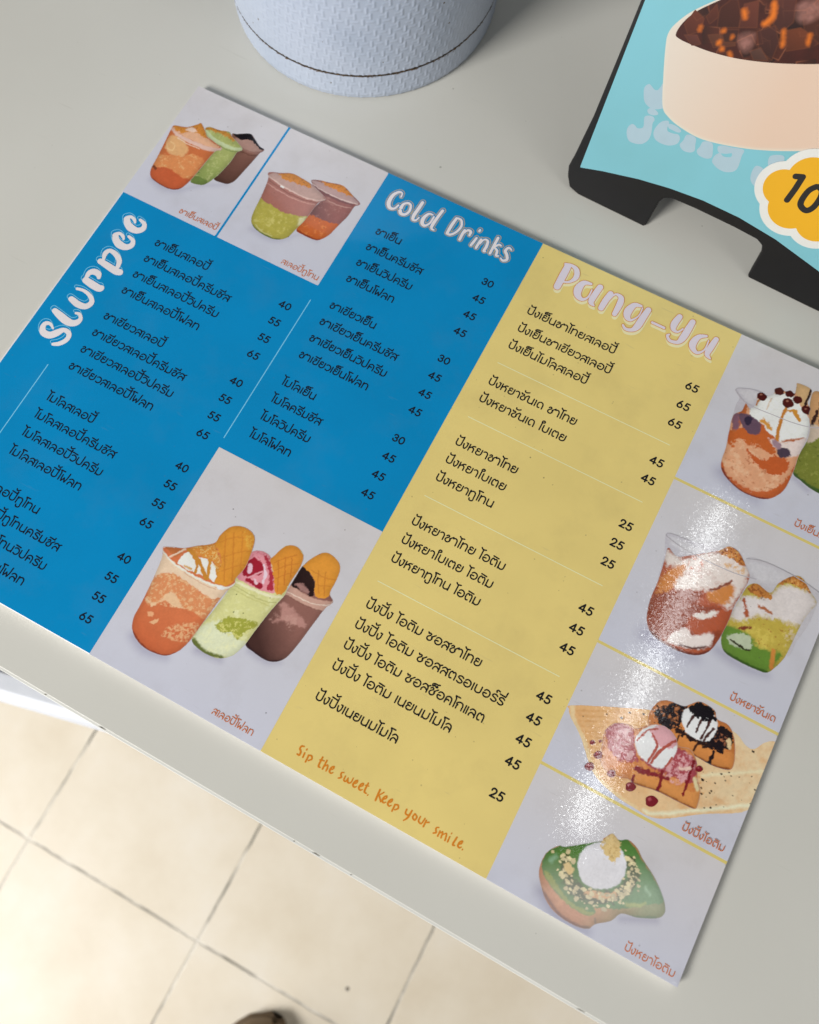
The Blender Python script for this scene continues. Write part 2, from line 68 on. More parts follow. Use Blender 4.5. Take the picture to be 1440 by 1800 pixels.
('C','printed_cup',[(165.78,-233.86),(166.3,-228.32),(166.1,-223.15),(166.07,-218.23),(170.02,-215.89),(173.95,-215.98),(175.7,-216.49),(177.59,-210.65),(179.31,-207.79),(183.22,-206.2),(187.42,-207.46),(189.49,-210.22),(190.13,-215.65),(189.64,-223.06),(190.38,-228.83),(189.86,-232.02),(188.37,-238.8),(186.94,-248.38),(185.79,-257.94),(184.37,-263.03),(182.91,-265.76),(179.2,-268.95),(174.35,-270.31),(168.05,-270.16),(162.63,-268.11),(162.54,-262.28),(163.92,-253.67),(165.09,-244.63)],(198,196,128),[('p',[(162.9,-262.09),(169.03,-254.21),(177.2,-255.87),(184.17,-257.21),(186.26,-257.93),(183.06,-266),(175.62,-268.82),(164.96,-269.25)],(204,208,172),1.5,1),('n',None,(220,218,165),2.4,0.6,0.15),('s',[(163.57,-268.17,1.46),(168.64,-269.81,1.21),(174.43,-269.59,0.97),(179.48,-268.17,0.64)],(104,114,52),1,0.3),('p',[(169.06,-255.81),(171.68,-250.71),(176.69,-248.74),(185.53,-246.82),(185.35,-249.69),(182.59,-253),(181.71,-257.83),(177.05,-256.41),(173.35,-258.15),(169.48,-257.67)],(150,152,48),0.7,1),('n',[(169.38,-256.33),(177.54,-250.14),(185.23,-247.91),(181.39,-257.31),(173.24,-257.97)],(205,200,110),1.1,0.54,0.08),('s',[(170.19,-239.56,0.21),(170.05,-239.73,0.21)],(95,100,50),0.3,0),('s',[(173.32,-247.74,0.29),(173.42,-247.59,0.29)],(95,100,50),0.4,0),('s',[(177.54,-246.19,0.21),(177.69,-246.12,0.21)],(95,100,50),0.4,0),('s',[(184.75,-233.7,0.21),(184.81,-233.57,0.21)],(95,100,50),0.4,0),('s',[(165.85,-234.77,0.58),(173.67,-234.17,0.66),(182.87,-233.52,0.66),(190.2,-230.57,0.41)],(222,212,172),0.7,0),('s',[(166.57,-236.76,0.17),(174.7,-236.69,0.21),(183.16,-236.43,0.21),(188.56,-234.26,0.16)],(170,168,100),0.6,0),('s',[(167.07,-238.39,0.21),(174.73,-238.33,0.21),(186.5,-237.23,0.21)],(180,176,105),0.7,0),('p',[(166.01,-229.44),(166.1,-223.15),(166.01,-218.12),(170,-215.85),(174.58,-216.22),(179.35,-221.86),(185.59,-230.43),(181.66,-232.28),(175.28,-232.84),(170.08,-232.99),(166,-233.02)],(212,135,145),0.5,0.5),('p',[(166.96,-229.41),(166.84,-222.76),(169.71,-220.26),(174.02,-221.82),(175.81,-225.66),(172.59,-228.33),(170.83,-230.22)],(152,22,44),0.5,0.6),('s',[(170.89,-231.14,0.92),(173.95,-231.41,1.08),(177.62,-231.12,1.25)],(152,25,45),0.5,0.6),('s',[(172.95,-217.57,0.84),(176.81,-220.82,0.92),(180.51,-225.06,1.09),(182.53,-229.69,1.33)],(165,40,58),0.6,0.9),('s',[(168.7,-224.65,1.09),(169.97,-227.33,0.92)],(232,178,192),0.6,0.3),('s',[(174.17,-221.26,0.5),(177.06,-224.51,0.67),(178.33,-229.08,0.5)],(238,190,200),0.5,0.3),('s',[(170.83,-230.22,0.33),(173.25,-227.02,0.38),(175.17,-224.57,0.33)],(225,150,160),0.5,0.2),('s',[(173.71,-229.4,0.58),(175.41,-230.64,0.58)],(235,180,190),0.5,0.2),('n',[(166.01,-229.44),(166.01,-218.12),(174.58,-216.22),(179.35,-221.86),(176.2,-223.06),(168.02,-220.68)],(190,90,105),1.1,0.6,0.1),('p',[(175.42,-216.84),(177.55,-210.57),(179.27,-207.72),(183.18,-206.12),(187.49,-207.42),(189.57,-210.18),(190.13,-215.65),(189.69,-223.14),(189.18,-229.23),(186.35,-230.5),(182.28,-226.03),(178.7,-220.77)],(208,132,18),0.3,0.5),('s',[(179.34,-216.11,0.21),(182.16,-221.33,0.21),(186.47,-229.49,0.21)],(182,102,12),0.6,0),('s',[(181.45,-213.53,0.21),(184.48,-219.13,0.21),(187.69,-225.05,0.21)],(182,102,12),0.6,0),('s',[(184.21,-212.07,0.21),(186.16,-215.84,0.21),(188.56,-220.79,0.21)],(182,102,12),0.6,0),('s',[(178.15,-218.18,0.17),(182,-213.24,0.17),(185.78,-209.78,0.17)],(188,110,12),0.6,0),('s',[(180.08,-221.47,0.17),(183.93,-216.55,0.17),(188.65,-213.08,0.17)],(188,110,12),0.6,0),('s',[(182.74,-224.36,0.17),(186.06,-220.2,0.17),(188.93,-217.72,0.17)],(188,110,12),0.6,0)]),
('C','printed_cup',[(126.96,-237.21),(127.49,-235.93),(130.84,-234.41),(135.16,-232.74),(138.18,-230.71),(141.03,-228.4),(147.57,-223.38),(148.03,-218.88),(149.98,-213.28),(154.07,-210.3),(159.1,-209.77),(163.44,-211.85),(165.48,-217.14),(167.02,-226.33),(165.8,-233.24),(166.71,-235.45),(166.39,-237.69),(165.31,-239.81),(164.31,-245.49),(163.62,-252.9),(162.98,-260.33),(162.19,-268.27),(160.83,-273.58),(158.88,-277.09),(155.97,-279.88),(151.6,-281.21),(145,-281.5),(139.08,-279.66),(134.88,-276.28),(132.85,-271.29),(132.47,-265.39),(131.5,-255.63),(130.12,-245.96),(128.84,-240.34)],(198,106,60),[('g',(147.84,-261.29),(145.66,-282.54),(186,88,46),0.9),('p',[(129.92,-246.07),(128.42,-239.5),(133.33,-240.05),(142.71,-241.35),(151.29,-241.48),(160.62,-241.18),(165.86,-239.42),(164.26,-245.41),(160.18,-247.32),(152.47,-246.8),(143.44,-245.91),(137.18,-246.12),(133.19,-248.25),(131.24,-251.88)],(222,188,158),0.7,0.6),('p',[(130.96,-252.29),(133.46,-247.84),(138.85,-245.39),(147.72,-245.97),(154.66,-246.92),(161.09,-247.1),(164.66,-245.2),(163.34,-255.84),(158.57,-256.6),(150.59,-257.29),(142.97,-257.76),(138.01,-262.45),(133.42,-262.33)],(204,128,78),0.7,0.9),('n',[(130.96,-252.29),(133.46,-247.84),(138.85,-245.39),(147.72,-245.97),(161.09,-247.1),(164.5,-245.8),(163.34,-255.84),(150.83,-257.67),(138.01,-262.45),(133.42,-262.33)],(230,172,122),1.1,0.53,0.07),('p',[(132.88,-261.08),(137.27,-261.3),(139.4,-259.66),(139.92,-256.31),(142.51,-252.87),(147.28,-254.96),(151.3,-257.16),(146.15,-258.62),(142.57,-257.97),(140.32,-259.43),(137.98,-263.23),(134.9,-262.57)],(226,176,134),0.7,0.8),('n',[(148.88,-272.85),(149.86,-267.8),(155.2,-262.95),(161.33,-260.2),(162.5,-264.6),(161.48,-269.65),(157.58,-271.72),(152.33,-272.52)],(232,170,120),1,0.47,0.08),('p',[(141,-270),(143.43,-266.78),(143.68,-268.83),(142.27,-270.33)],(232,165,118),0.4,0.5),('p',[(137.15,-266.47),(140.2,-265.86),(140.38,-267.8),(138.56,-268.26)],(225,155,108),0.4,0.6),('s',[(136.16,-277.61,0.4),(140.3,-279.92,0.44),(145.97,-281.38,0.44),(151.53,-281.1,0.44),(155.92,-279.81,0.39),(158.83,-277.02,0.26)],(130,52,30),0.8,0),('p',[(127.79,-236.4),(130.84,-234.41),(136.22,-232.71),(136.1,-235.94),(133.14,-238.05)],(178,100,48),0.5,0.9),('s',[(132.03,-239.69,0.32),(134.8,-235.58,0.37),(137.02,-232.28,0.37)],(228,190,165),0.5,0.2),('p',[(137.29,-239.53),(137.89,-233.67),(140.06,-231.99),(144.47,-233.07),(149.38,-231.52),(155.21,-233.66),(158.58,-239.15),(154.23,-239.39),(148.23,-239.98),(142.74,-240.55)],(230,224,208),0.4,0.3),('s',[(138.35,-231.84,0.92),(142.58,-233.03,1.1),(145.63,-235.61,0.92),(146.75,-239.73,0.73)],(188,122,22),0.4,0.5),('s',[(145.61,-234.05,0.83),(149.41,-236.74,1.01),(152.8,-239.63,1.09)],(188,122,22),0.4,0.4),('s',[(149.94,-230.69,1.19),(152.01,-235.36,0.82),(154.04,-239.5,0.64)],(190,125,25),0.4,0.4),('s',[(153.32,-231,1.19),(157.58,-235.53,1.09),(158.38,-239.26,0.73)],(190,125,25),0.4,0.5),('s',[(141.08,-239.61,0.46),(144.22,-239.51,0.55)],(200,150,80),0.6,0.3),('p',[(138.79,-230.82),(141.03,-228.4),(147.62,-223.46),(153.22,-227.37),(156.97,-232.2),(155.81,-233.34),(150.18,-231.09),(145.68,-232.43),(142.04,-231.73)],(202,128,38),0.4,0.8),('n',[(138.79,-230.82),(147.62,-223.46),(153.62,-227.15),(158.46,-235.06),(155.5,-234.55),(149.13,-231.12),(143.58,-232.49)],(236,185,110),0.8,0.56,0.08),('n',[(138.79,-230.82),(147.62,-223.46),(153.62,-227.15),(158.46,-235.06),(149.13,-231.12)],(150,85,20),0.8,0.64,0.08),('s',[(127.29,-237.73,0.28),(131.68,-239.98,0.37),(140.67,-241.5,0.41),(151.41,-241.67,0.45),(160.26,-240.59,0.59),(165.27,-238.44,0.5),(166.71,-235.45,0.27)],(238,220,202),0.5,0),('s',[(127.08,-237.15,0.18),(128.29,-235.5,0.18),(131.74,-234.14,0.18)],(215,195,185),0.4,0),('s',[(142.28,-242.37,0.14),(152.25,-243.04,0.14),(160.3,-242.38,0.14)],(195,150,120),0.4,0),('p',[(159.34,-240.82),(163.4,-239.69),(163.48,-240.69),(160.85,-241.56)],(250,245,240),0.4,0.2),('p',[(158.23,-239.86),(157.1,-233.7),(153.62,-227.15),(147.95,-223.55),(148.03,-218.88),(149.95,-213.24),(154.02,-210.22),(159.18,-209.73),(163.52,-211.81),(165.52,-217.12),(167.06,-226.41),(165.92,-233.43),(164,-238.08)],(206,134,12),0.3,0.5),('s',[(150.75,-218.07,0.23),(155.23,-226.3,0.23),(161.77,-237.46,0.23)],(186,110,8),0.8,0),('s',[(153.4,-214.52,0.23),(158.84,-224.37,0.23),(164.68,-234.87,0.23)],(186,110,8),0.8,0),('s',[(156.8,-212.17,0.23),(161.25,-220.45,0.23),(165.89,-229.02,0.23)],(190,114,8),0.8,0),('s',[(149.8,-221.77,0.19),(154.63,-216.54,0.19),(162.39,-213.48,0.19)],(190,116,8),0.8,0),('s',[(154.51,-227.73,0.18),(159.73,-222.32,0.18),(164.87,-218.52,0.18)],(190,116,8),0.8,0),('s',[(157.9,-233.27,0.18),(162.13,-228.93,0.18),(166.06,-225.79,0.18)],(190,116,8),0.8,0),('n',[(155.58,-210.14),(163.52,-211.81),(165.2,-217.29),(161.66,-217.59)],(225,165,50),1,0.55,0.1)]),
('R1','printed_rim',[(339.32,-31.09),(340.13,-29.25),(345.93,-26.73),(351.65,-25.59),(353.38,-29.95),(351.16,-36.74),(349.04,-40.65),(345.37,-46.77),(343.88,-46.87),(342.53,-38.54),(342.75,-34.21)],(178,173,180),[('p',[(341.11,-30.14),(346.21,-27.43),(350.98,-27.01),(349.78,-33.28),(346.27,-33.74)],(190,186,190),2,0.3)]),
('R1','printed_rim',[(375.85,-26.38),(383.59,-29.2),(386.25,-29.86),(383.87,-33.18),(382.08,-39.62),(381.23,-46.88),(379.21,-38.41)],(184,178,182),[]),
('R1','printed_wafer_cup',[(381.08,-40.15),(379.99,-32.5),(376.42,-24.69),(374.45,-13.81),(379.4,-11.53),(386.93,-12.1),(394.09,-24.99),(401.19,-44.35),(402.41,-55.71),(398.32,-62.18),(391.97,-62.59),(385.35,-60.81),(381.11,-59.06),(379.81,-51.02)],(112,118,40),[('n',None,(140,142,62),2,0.57,0.12),('n',None,(80,88,30),1.6,0.66,0.08),('s',[(381.57,-59.49,1.04),(386.06,-61.1,1.26),(392.46,-62.33,1.37),(398.81,-61.92,1.37)],(66,92,40),0.9,0.2),('p',[(376.42,-24.69),(374.34,-13.52),(379.4,-11.53),(386.93,-12.1),(394.43,-27.56),(386.89,-31.58),(382.51,-35.97),(379.05,-31.62)],(190,142,92),0.5,0.3),('s',[(380.25,-17.06,0.6),(380.34,-25.39,0.71),(380.27,-31.65,0.83)],(58,38,34),0.4,0.8),('s',[(383.08,-19.75,0.48),(383.15,-28.05,0.47)],(70,45,38),0.4,0.8),('p',[(378.98,-33.03),(382.58,-29.74),(386.53,-33.83),(383.59,-38.82),(381.08,-40.15)],(188,170,150),0.8,0.8)]),
('R1','printed_cup',[(346.59,-35.32),(349.41,-36.97),(351.25,-33.89),(350.48,-30.09),(349.96,-27.55),(351.72,-25.76),(355.01,-26.27),(357.23,-23.32),(356.69,-21.14),(358.9,-18.9),(361.73,-19.87),(364.1,-18.04),(366.52,-18.74),(365.93,-14.8),(365.97,-12.51),(373.49,-12.9),(374.15,-20.3),(376.52,-22.54),(376.96,-25.79),(379.59,-32.71),(380.58,-40.42),(380.38,-49.36),(380.96,-57.13),(380.69,-67.27),(378.77,-73.05),(375.09,-77.31),(369.96,-79.38),(362.37,-79.8),(355.62,-77.96),(350.14,-74.87),(347.51,-70.23),(346.64,-61.89),(344.7,-52.65),(343.46,-44.32),(346.32,-40.01)],(208,148,108),[('n',[(346.28,-65.47),(358.32,-57.71),(379.56,-65.88),(371.19,-74.97),(354.28,-74.67)],(222,172,134),3,0.52,0.12),('n',[(346.28,-65.47),(358.32,-57.71),(379.56,-65.88),(371.19,-74.97),(354.28,-74.67)],(170,95,55),1.4,0.64,0.08),('p',[(344.7,-52.65),(348.77,-49.11),(357.94,-41.47),(363.88,-41.07),(369.25,-53.25),(363.2,-54.77),(354.97,-55.41),(350.83,-54.2),(350.14,-60.03),(346.25,-58.69)],(184,88,26),0.7,1.2),('n',[(346.96,-59.68),(354.06,-53.16),(362.87,-53.93),(356.32,-58.78)],(226,170,130),1.4,0.55,0.1),('p',[(356.59,-57.95),(365.08,-59.53),(371.18,-53.58),(376.97,-54.55),(377.42,-60.35),(372.89,-64.1),(366.84,-63.97),(361.32,-62.2)],(182,82,26),0.7,1.2),('p',[(347.36,-70.31),(353.07,-74.65),(359.91,-76.67),(368.62,-76.01),(375.69,-71.25),(379.48,-62.6),(380.6,-54.64),(380.91,-67.82),(378.95,-73.48),(375.27,-77.74),(370.14,-79.82),(362.54,-80.23),(355.35,-78.77),(349.64,-75.14)],(186,88,32),0.8,1),('s',[(349.21,-73.35,0.52),(355.58,-77.85,0.57),(362.37,-79.8,0.57),(369.94,-79.33,0.57),(375.03,-77.15,0.45)],(120,50,40),0.8,0),('p',[(364.09,-47.82),(371.78,-45.79),(380.21,-37.88),(380.7,-47.84),(375.89,-51.75),(370.31,-51.33)],(214,196,190),1,0.8),('p',[(349.64,-37.55),(351.4,-29.6),(356.12,-24.41),(364.85,-19.98),(372.72,-24.56),(378.06,-28.68),(380.9,-36.82),(376.35,-41.99),(370.77,-46.32),(362.76,-44.42),(358.16,-42.04),(352.71,-42.17)],(226,221,212),0.6,0.4),('s',[(370.55,-45.75,0.47),(375.35,-42.52,0.59),(378.93,-39.25,0.35)],(170,90,45),1,0.4),('s',[(357.24,-33.5,0.24),(356.99,-26.63,0.24)],(200,175,150),0.6,0.2),('p',[(345.04,-41.39),(346.09,-39.43),(346.73,-34.9),(348.83,-39.37),(348.86,-46.3),(347.68,-52.45),(345.75,-50.72)],(176,92,40),0.7,0.5),('p',[(345.5,-42.54),(351.29,-40.15),(357.89,-42.88),(357.79,-48.78),(352.47,-49.2),(348.61,-46.43)],(96,72,88),0.8,0.5),('p',[(343.2,-44.46),(345.5,-42.54),(348.27,-49.38),(345.98,-51.28)],(122,84,98),1,0.5),('p',[(348.7,-43.62),(351.02,-40.99),(352.97,-42.04),(351.84,-46.1)],(52,42,60),0.6,0.3),('s',[(365.5,-27.71,0.71),(365.66,-35.97,0.71),(367.83,-46.52,0.94)],(184,114,24),0.5,0.3),('s',[(351.86,-30.76,0.54),(351.76,-33.62,0.54)],(178,108,40),0.5,0.3),('s',[(369.62,-27.61,1.19),(373.67,-31.02,0.83)],(192,128,16),0.5,0.4),('s',[(366.58,-29.23,0.59),(370.63,-27.07,0.71)],(192,128,16),0.5,0.4),('s',[(357.48,-40.33,1.42),(363.09,-42.18,1.18)],(200,135,40),0.9,1),('s',[(372.24,-51.66,2.56),(373.99,-50.73,2.56)],(72,58,72),0.6,0.4),('s',[(367.27,-48.19,1.46),(369.43,-49.08,1.75)],(150,120,130),0.9,0.4),('p',[(366.1,-16.84),(365.93,-12.39),(373.59,-12.85),(374.09,-21.74),(371.55,-23.09),(367.99,-19.37)],(196,158,108),0.4,0.3),('s',[(373.47,-13.34,0.6),(373.47,-21.72,0.72)],(56,38,34),0.4,0.3),('s',[(352.05,-27.99,2.4),(352.52,-27.95,2.39)],(76,27,20),0.4,0.3),('s',[(358.76,-21.1,2.28),(359.24,-21.05,2.28)],(76,27,20),0.4,0.3),('s',[(364.23,-19.81,2.16),(364.71,-19.77,2.16)],(76,27,20),0.4,0.3),('s',[(368.82,-21.38,2.03),(369.29,-21.34,2.03)],(76,27,20),0.4,0.3),('s',[(365.06,-25.14,2.63),(365.54,-25.1,2.63)],(76,27,20),0.4,0.3),('s',[(374.71,-24.34,2.38),(375.18,-24.3,2.38)],(76,27,20),0.4,0.3),('s',[(351.66,-27.63,0.42),(352.02,-27.3,0.36)],(150,95,75),0.5,0.2),('s',[(364.57,-24.49,0.42),(364.93,-24.16,0.36)],(150,95,75),0.5,0.2),('s',[(374.33,-23.99,0.42),(374.69,-23.65,0.36)],(150,95,75),0.5,0.2)]),
('R2','printed_rim',[(338.19,-117.45),(339.9,-115.65),(349.29,-114.39),(363.15,-112.16),(376.22,-112.24),(383.11,-117.29),(382.73,-124.39),(381.42,-137.04),(378.22,-137.05),(355.16,-132.15),(344.74,-130.74),(345.73,-140.63),(343.19,-138.52),(341.73,-127.96)],(180,176,184),[('p',[(340.52,-117.1),(349.99,-116.06),(361.36,-115.75),(350.33,-120.74),(342.75,-120.36)],(192,189,194),2.5,0.3),('g',(376.28,-124.38),(379.29,-115.84),(196,190,194),0.8)]),
('R2','printed_rim',[(376.79,-110.62),(385.59,-107.25),(401.6,-107.02),(413.29,-109.43),(414.63,-115.13),(414.48,-126.21),(412.55,-135.6),(411.29,-144.56),(404.42,-134.92),(387.44,-132.14),(381.98,-138.44),(381.97,-126.51)],(183,179,184),[('p',[(379.19,-111.53),(386.3,-109.06),(400.41,-108.08),(394.59,-113.77),(386.33,-117.3)],(192,189,193),2.5,0.3)]),
('R2','printed_cup',[(382.54,-121.91),(386.18,-118.94),(393.09,-120.17),(394.81,-114.35),(398.88,-108.29),(403.68,-106.17),(409.97,-110.76),(414.37,-114.42),(413,-120.24),(411.59,-126.91),(410.98,-135.61),(410.32,-145.07),(408.4,-151.19),(405.58,-155.96),(400.53,-157.01),(392,-157.29),(384.51,-156.33),(380.84,-151.64),(380.31,-146.07),(380.58,-140.87),(380.85,-135.65),(381.6,-127.57)],(180,158,52),[('n',None,(200,180,70),3,0.55,0.12),('n',None,(150,90,35),1.4,0.66,0.08),('p',[(378.67,-146.94),(383.96,-143.29),(392.16,-143.95),(397.99,-146.67),(403.73,-145.27),(408.43,-145.25),(405.8,-156.5),(400.74,-157.55),(392.28,-157.96),(384,-157.01)],(92,128,40),2,1.2),('s',[(383.91,-155.82,0.73),(391.87,-156.95,0.88),(400.42,-156.74,0.87),(405.48,-155.69,0.58)],(58,90,28),0.8,0),('p',[(382.69,-148.98),(391.23,-143.61),(395.01,-149.09),(387.3,-151.53)],(172,182,152),0.8,0.9),('s',[(384.89,-149.49,0.37),(391.76,-150.82,0.44),(394.63,-150.11,0.37)],(50,50,30),0.5,0.6),('p',[(380.39,-138.44),(382.54,-127.93),(392.08,-123.71),(396.48,-114.5),(408.85,-111.36),(414.04,-114.59),(411.72,-127.26),(402.52,-130.05),(391.84,-133.19),(386.25,-139.12)],(206,197,194),2.4,1.4),('p',[(382.49,-122.8),(386.84,-118.59),(394.12,-121.77),(390.76,-124.41),(385.8,-124.05)],(188,118,42),0.4,1.2),('p',[(394.62,-114.88),(398.85,-108.22),(404.07,-106.14),(410.31,-111.01),(405.51,-110.98),(399.3,-111.44)],(188,118,42),0.4,1.2),('n',[(382.49,-122.8),(386.84,-118.59),(394.39,-122.48),(388.77,-125.47)],(120,60,20),1,0.55,0.06),('n',[(394.62,-114.88),(398.85,-108.22),(404.07,-106.14),(410.31,-111.01),(399.3,-111.44)],(228,160,80),1,0.54,0.06),('n',[(394.62,-114.88),(398.85,-108.22),(404.07,-106.14),(410.31,-111.01),(399.3,-111.44)],(110,55,18),1,0.58,0.06),('s',[(383.44,-129.16,0.75),(387.57,-135.46,0.89)],(160,80,45),0.8,0.8),('s',[(390.83,-128.64,0.6),(397.35,-128.99,0.6)],(165,95,55),0.8,0.8),('s',[(390.78,-140.5,0.59),(386.85,-142.59,0.59)],(120,55,35),0.8,0.8),('s',[(404.38,-144.93,1.03),(406.54,-152.83,1.02)],(192,122,42),0.8,0.5),('n',[(405.03,-130.4),(409.62,-127.95),(411.9,-135.95),(408.4,-141.13)],(205,185,150),1.6,0.5,0.1)]),
('R2','printed_cup',[(341.69,-122.69),(347.07,-124.68),(352.21,-121.32),(359.72,-115.75),(364.3,-111.98),(367.31,-108.35),(372.32,-108.6),(377.81,-113.14),(381.77,-118),(381.31,-126.87),(380.57,-134.95),(380.77,-143.3),(379.95,-152.95),(378.01,-159.78),(373.44,-164.03),(366.32,-166),(358.36,-166.09),(350.76,-164.3),(346.31,-159.1),(344.13,-150.07),(343.8,-139.93),(342.48,-129.31)],(168,78,42),[('p',[(341.3,-124.66),(351.54,-123.61),(363.59,-113.24),(376.51,-112.96),(381.11,-118.35),(380,-133.55),(377.27,-136.7),(368.44,-132.85),(357.55,-137.79),(350.68,-138.86),(349.35,-130.03),(343.76,-130.38)],(212,198,190),2.4,1.6),('n',[(342.95,-124.67),(361.66,-116.47),(377.38,-115.11),(368.15,-132.15),(353.7,-136.39)],(190,160,150),2.6,0.6,0.12),('p',[(343.85,-138.17),(350.08,-127.89),(353.36,-127.9),(351.35,-138.51),(351.1,-145.51),(346.47,-147.97)],(194,118,44),2,1.4),('p',[(366.75,-134.61),(373.62,-125.79),(377.76,-127.04),(376.7,-135.3),(370.19,-137.06)],(194,118,44),2,1.2),('n',[(348.25,-123.6),(358.24,-120.05),(360.63,-125.77),(353.36,-127.9)],(190,90,45),1.6,0.55,0.1),('p',[(343.83,-149.37),(352.25,-140.61),(364.47,-134.97),(363.88,-141.27),(375.3,-137.75),(372.35,-142.29),(365.04,-147.87),(364.6,-154.43),(371.92,-154.71),(379.56,-148.14),(378.75,-157.73),(369.52,-158.49),(359.95,-162.33),(353.13,-165.13),(347.07,-159.54)],(138,60,32),1.8,1.4),('p',[(365.41,-146.83),(373.24,-140.55),(374.94,-142.35),(368.76,-147.16)],(222,206,198),1,0.9),('p',[(359.58,-159.61),(364.6,-154.43),(368.51,-156.11),(376.19,-150.6),(377.03,-157.41),(368.2,-162.93),(359.23,-164.38)],(216,202,196),1.4,1),('s',[(350.14,-163.79,0.74),(359.16,-166.08,0.96),(367.02,-165.79,0.95),(373.32,-163.76,0.73),(377.87,-159.44,0.51)],(110,45,30),1,0),('s',[(365.02,-162.96,0.51),(370.8,-161.55,0.59),(375.72,-158.1,0.44)],(90,50,45),0.8,0.2),('p',[(363.84,-112.85),(367.25,-108.2),(372.45,-108.53),(378.29,-113.33),(374.65,-114.38),(369.38,-113.42)],(192,114,36),0.4,1.2),('n',[(363.84,-112.85),(367.25,-108.2),(372.45,-108.53),(378.29,-113.33),(369.38,-113.42)],(232,165,80),1,0.54,0.06),('n',[(363.84,-112.85),(367.25,-108.2),(372.45,-108.53),(378.29,-113.33),(369.38,-113.42)],(115,55,18),1,0.57,0.06),('n',[(368.49,-117.22),(377.09,-114.4),(378.54,-117.98),(372.63,-119.39)],(205,150,70),1.2,0.52,0.1),('s',[(367.49,-132.5,0.6),(372.58,-127.21,0.61),(375.09,-123.46,0.38)],(128,64,42),0.6,0.4)]),
